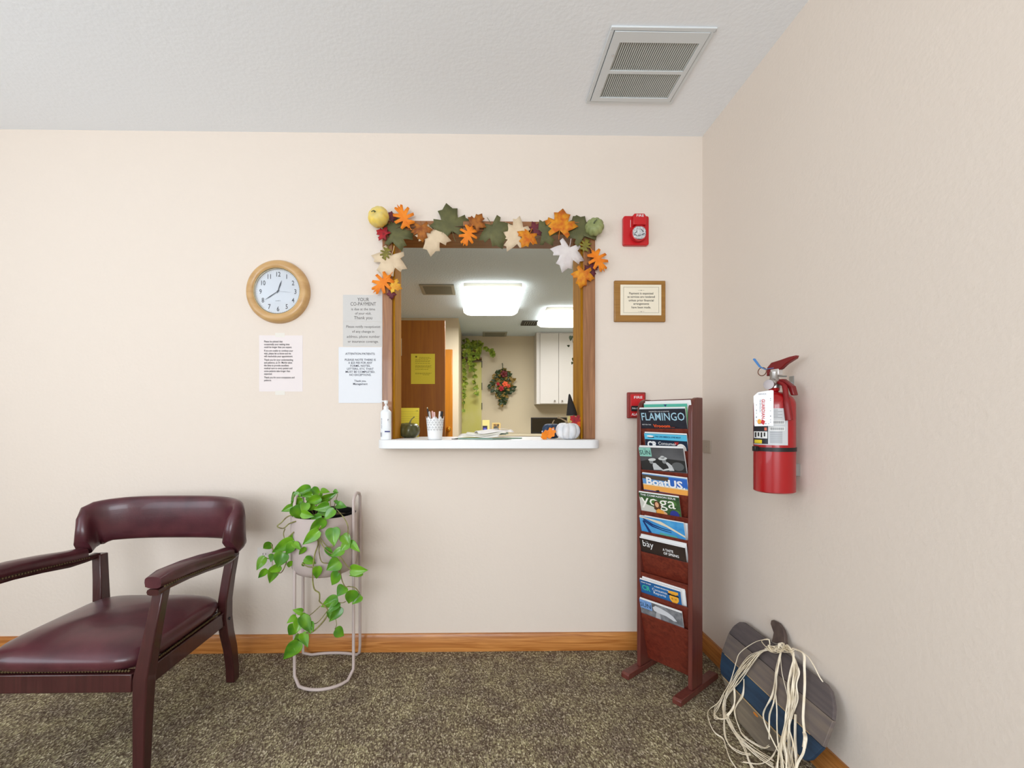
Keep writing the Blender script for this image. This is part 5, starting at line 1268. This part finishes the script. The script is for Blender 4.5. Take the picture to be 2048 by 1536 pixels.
# ------------------------------------------------------------------ office plants and wreath
def cluster(c, rad, n, seed, size, flat=.7, F=None):
    b = MB(); rn = random.Random(seed)
    for i in range(n):
        d = Vector((rn.gauss(0, 1), rn.gauss(0, 1), rn.gauss(0, 1))).normalized()*rn.uniform(.3, 1)
        p_ = Vector(c)+Vector((d.x*rad[0], d.y*rad[1], d.z*rad[2]))
        q = Vector((rn.gauss(0, 1), rn.gauss(-.4, 1), rn.gauss(-.6, .6))).normalized()
        if p_.y > 3 and (p_+q*size*1.3).x < NX+.03: continue
        pleaf(b, p_, p_+q*size*rn.uniform(.7, 1.3), size*.9, .15, rn)
    return b
M_ivy = mat('ivy_leaf', (150, 164, 56), .5, rgb2=(96, 120, 40), scale=(14, 14, 14)); M_ivyd = mat('dark_ivy', (52, 70, 36), .5, rgb2=(40, 54, 30), scale=(14, 14, 14))
SY = OFY1-.14
a = wy(917, 716, SY); c = wy(961, 718, SY)
SX0 = NX+.02
single('wall_shelf', MB().box((SX0, OFY1-.24, a.z-.02), (c.x+.02, OFY1-.001, a.z)), mat('shelf_brown', (110, 84, 52), .6), 'small shelf holding plants above the closet door', 'shelf')
def trailing(px, py, label, name, potm, seed, trails, basket=False):
    p_ = wy(px, py, SY-.01); p_.z = a.z+.0005
    t = thing('plant_pot', p_, 'small %s on the shelf above the closet door' % name, 'pot', 'pots on the small office shelf')
    F = Fr(p_, (1, 0, 0), (0, 1, 0)); hh = .13
    obj('pot_body', MB().lathe(F, [(.045, 0), (.062, .02), (.070, hh), (.064, hh), (.058, hh-.02), (0, hh-.02)], 20), potm, t)
    if basket:
        bb = MB()
        for k in range(6): bb.tube([F.p((.062+.0013*k)*cos(x), (.062+.0013*k)*sin(x), .02+k*.019) for x in [2*pi*i/20 for i in range(20)]], .004, 5, closed=True)
        obj('weave', bb, potm, t)
    pl = thing('houseplant', p_+up*hh, label, 'plant', 'ivy on the small office shelf')
    rn = random.Random(seed); b = cluster(p_+up*(hh+.05), (.13, .09, .10), 75, seed, .055)
    st = MB()
    for (dx, L) in trails:
        q = p_+Vector((dx*.35, -.11, hh+.02)); P = [q]
        for k in range(8):
            q = q+Vector((dx*.09*(1 if k < 3 else .2)+rn.uniform(-.018, .018), -.004, -L/8)); q.x = max(q.x, NX+.03); P.append(q)
            for _ in range(6):
                e = Vector((rn.uniform(-1, 1), rn.uniform(-.6, .1), rn.uniform(-.8, .2))).normalized()
                if (q+e*.06).x > NX+.02: pleaf(b, q, q+e*.055, .045, .1, rn)
        st.tube(P, .003, 5)
    obj('foliage', b, M_ivy, pl, smooth=60, weld=False); obj('vines', st, M_ivyd, pl)
trailing(932, 700, 'trailing ivy hanging far down over the closet door', 'cream pot', mat('cream_pot', (206, 196, 140), .5), 3, ((-.7, .95), (-.2, .55), (.25, .70), (-.5, .75), (.1, .35)))
trailing(952, 702, 'bushy ivy in the brown basket above the closet door', 'brown wicker basket', mat('wicker', (120, 88, 50), .7), 9, ((.1, .15), (.3, .12)), True)
# wreath swag
wc = wy(1005, 772, OFY1-.05)
wr = thing('fall_wreath', wc, 'autumn door swag of dark leaves and red flowers on the far office wall', 'wreath')
rn = random.Random(12); b1 = MB(); b2 = MB()
for i in range(260):
    v = rn.uniform(-1, 1); wd = .20*(1-abs(v-.15)**1.6)*(1 if v > -.3 else .75); x = rn.uniform(-1, 1)*max(.03, wd)
    p_ = wc+Vector((x, -.02-rn.uniform(0, .05), v*.26-.02)); q = Vector((rn.uniform(-1, 1), rn.uniform(-.5, .0), rn.uniform(-1, .5))).normalized()
    pleaf(b1 if rn.random() < .7 else b2, p_, p_+q*.06, .05, .1, rn)
obj('dark_foliage', b1, M_ivyd, wr, smooth=60, weld=False); obj('gold_foliage', b2, mat('gold_fol', (128, 104, 44), .6), wr, smooth=60, weld=False)
obj('hanger', MB().tube([wc+Vector((0, .045, .36)), wc+Vector((0, -.02, .33)), wc+Vector((0, -.03, .2))], .006, 6), M_ivyd, wr)
def flower(px, py, r, m, lab):
    p_ = wy(px, py, OFY1-.13); b = MB()
    for k in range(10):
        a_ = 2*pi*k/10; rr2 = r*(.55 if k % 2 else .35); b.ball(p_+Vector((cos(a_)*rr2, -.01*(k % 2), sin(a_)*rr2)), r*.42, r*.22, r*.42, 8)
    b.ball(p_+Vector((0, -.02, 0)), r*.4, n=8); obj('flower', b, m, wr, label=lab)
flower(1010, 768, .048, mat('coral_flower', (226, 92, 50), .6), 'coral orange flower'); flower(1003, 777, .048, mat('crimson_flower', (160, 22, 36), .6), 'crimson flower')
flower(1008, 748, .062, mat('maroon_flower', (96, 20, 22), .6), 'maroon bloom'); flower(996, 768, .03, mat('crimson_flower', (160, 22, 36), .6), 'crimson flower'); flower(1017, 772, .035, mat('brick_flower', (190, 70, 40), .6), 'brick flower')
# hanging vine at right edge of the opening
HY = 1.35; hp = wy(1172, 640, HY)
t = thing('hanging_planter', hp, 'hanging pot partly hidden behind the right casing in the office', 'planter')
obj('pot_body', MB().lathe(Fr(hp, (1, 0, 0), (0, 1, 0)), [(0, 0), (.035, 0), (.055, .09), (.05, .09), (.045, .075), (0, .075)], 20), mat('cream_pot', (206, 196, 140), .5), t)
obj('hanger_cord', MB().tube([hp+Vector((.05, 0, .09)), Vector((hp.x, hp.y, CEIL))], .0015, 5).tube([hp+Vector((-.05, 0, .09)), Vector((hp.x, hp.y, CEIL))], .0015, 5), mat('cord', (150, 140, 120), .8), t)
t2 = thing('houseplant', hp+up*.09, 'thin vine hanging in front of the office wall cabinet', 'plant')
b = cluster(hp+up*.10, (.05, .05, .04), 22, 5, .035); st = MB(); rn = random.Random(2)
P = [hp+Vector((-.03, -.03, .08))]+[wy(x, y, HY-.04) for x, y in ((1150, 668), (1144, 674), (1147, 688), (1152, 698), (1151, 708), (1149, 716), (1147, 724), (1152, 726))]
st.tube(spline(P, 4), .0016, 5)
for x, y, dx, dy, L in ((1143, 672, -.3, -1, .040), (1153, 672, .5, -.3, .03), (1139, 692, -.8, .1, .022), (1147, 691, .6, .1, .024), (1151, 699, .3, -1, .036), (1150, 709, .2, -1, .026), (1147, 716, -.3, -1, .026), (1145, 724, -.3, -.8, .022)):
    q = wy(x, y, HY-.05); pleaf(b, q, q+Vector((dx, -.2, dy)).normalized()*L, L*.8, .2, rn)
obj('foliage', b, M_ivyd, t2, smooth=60, weld=False); obj('vines', st, M_ivyd, t2)
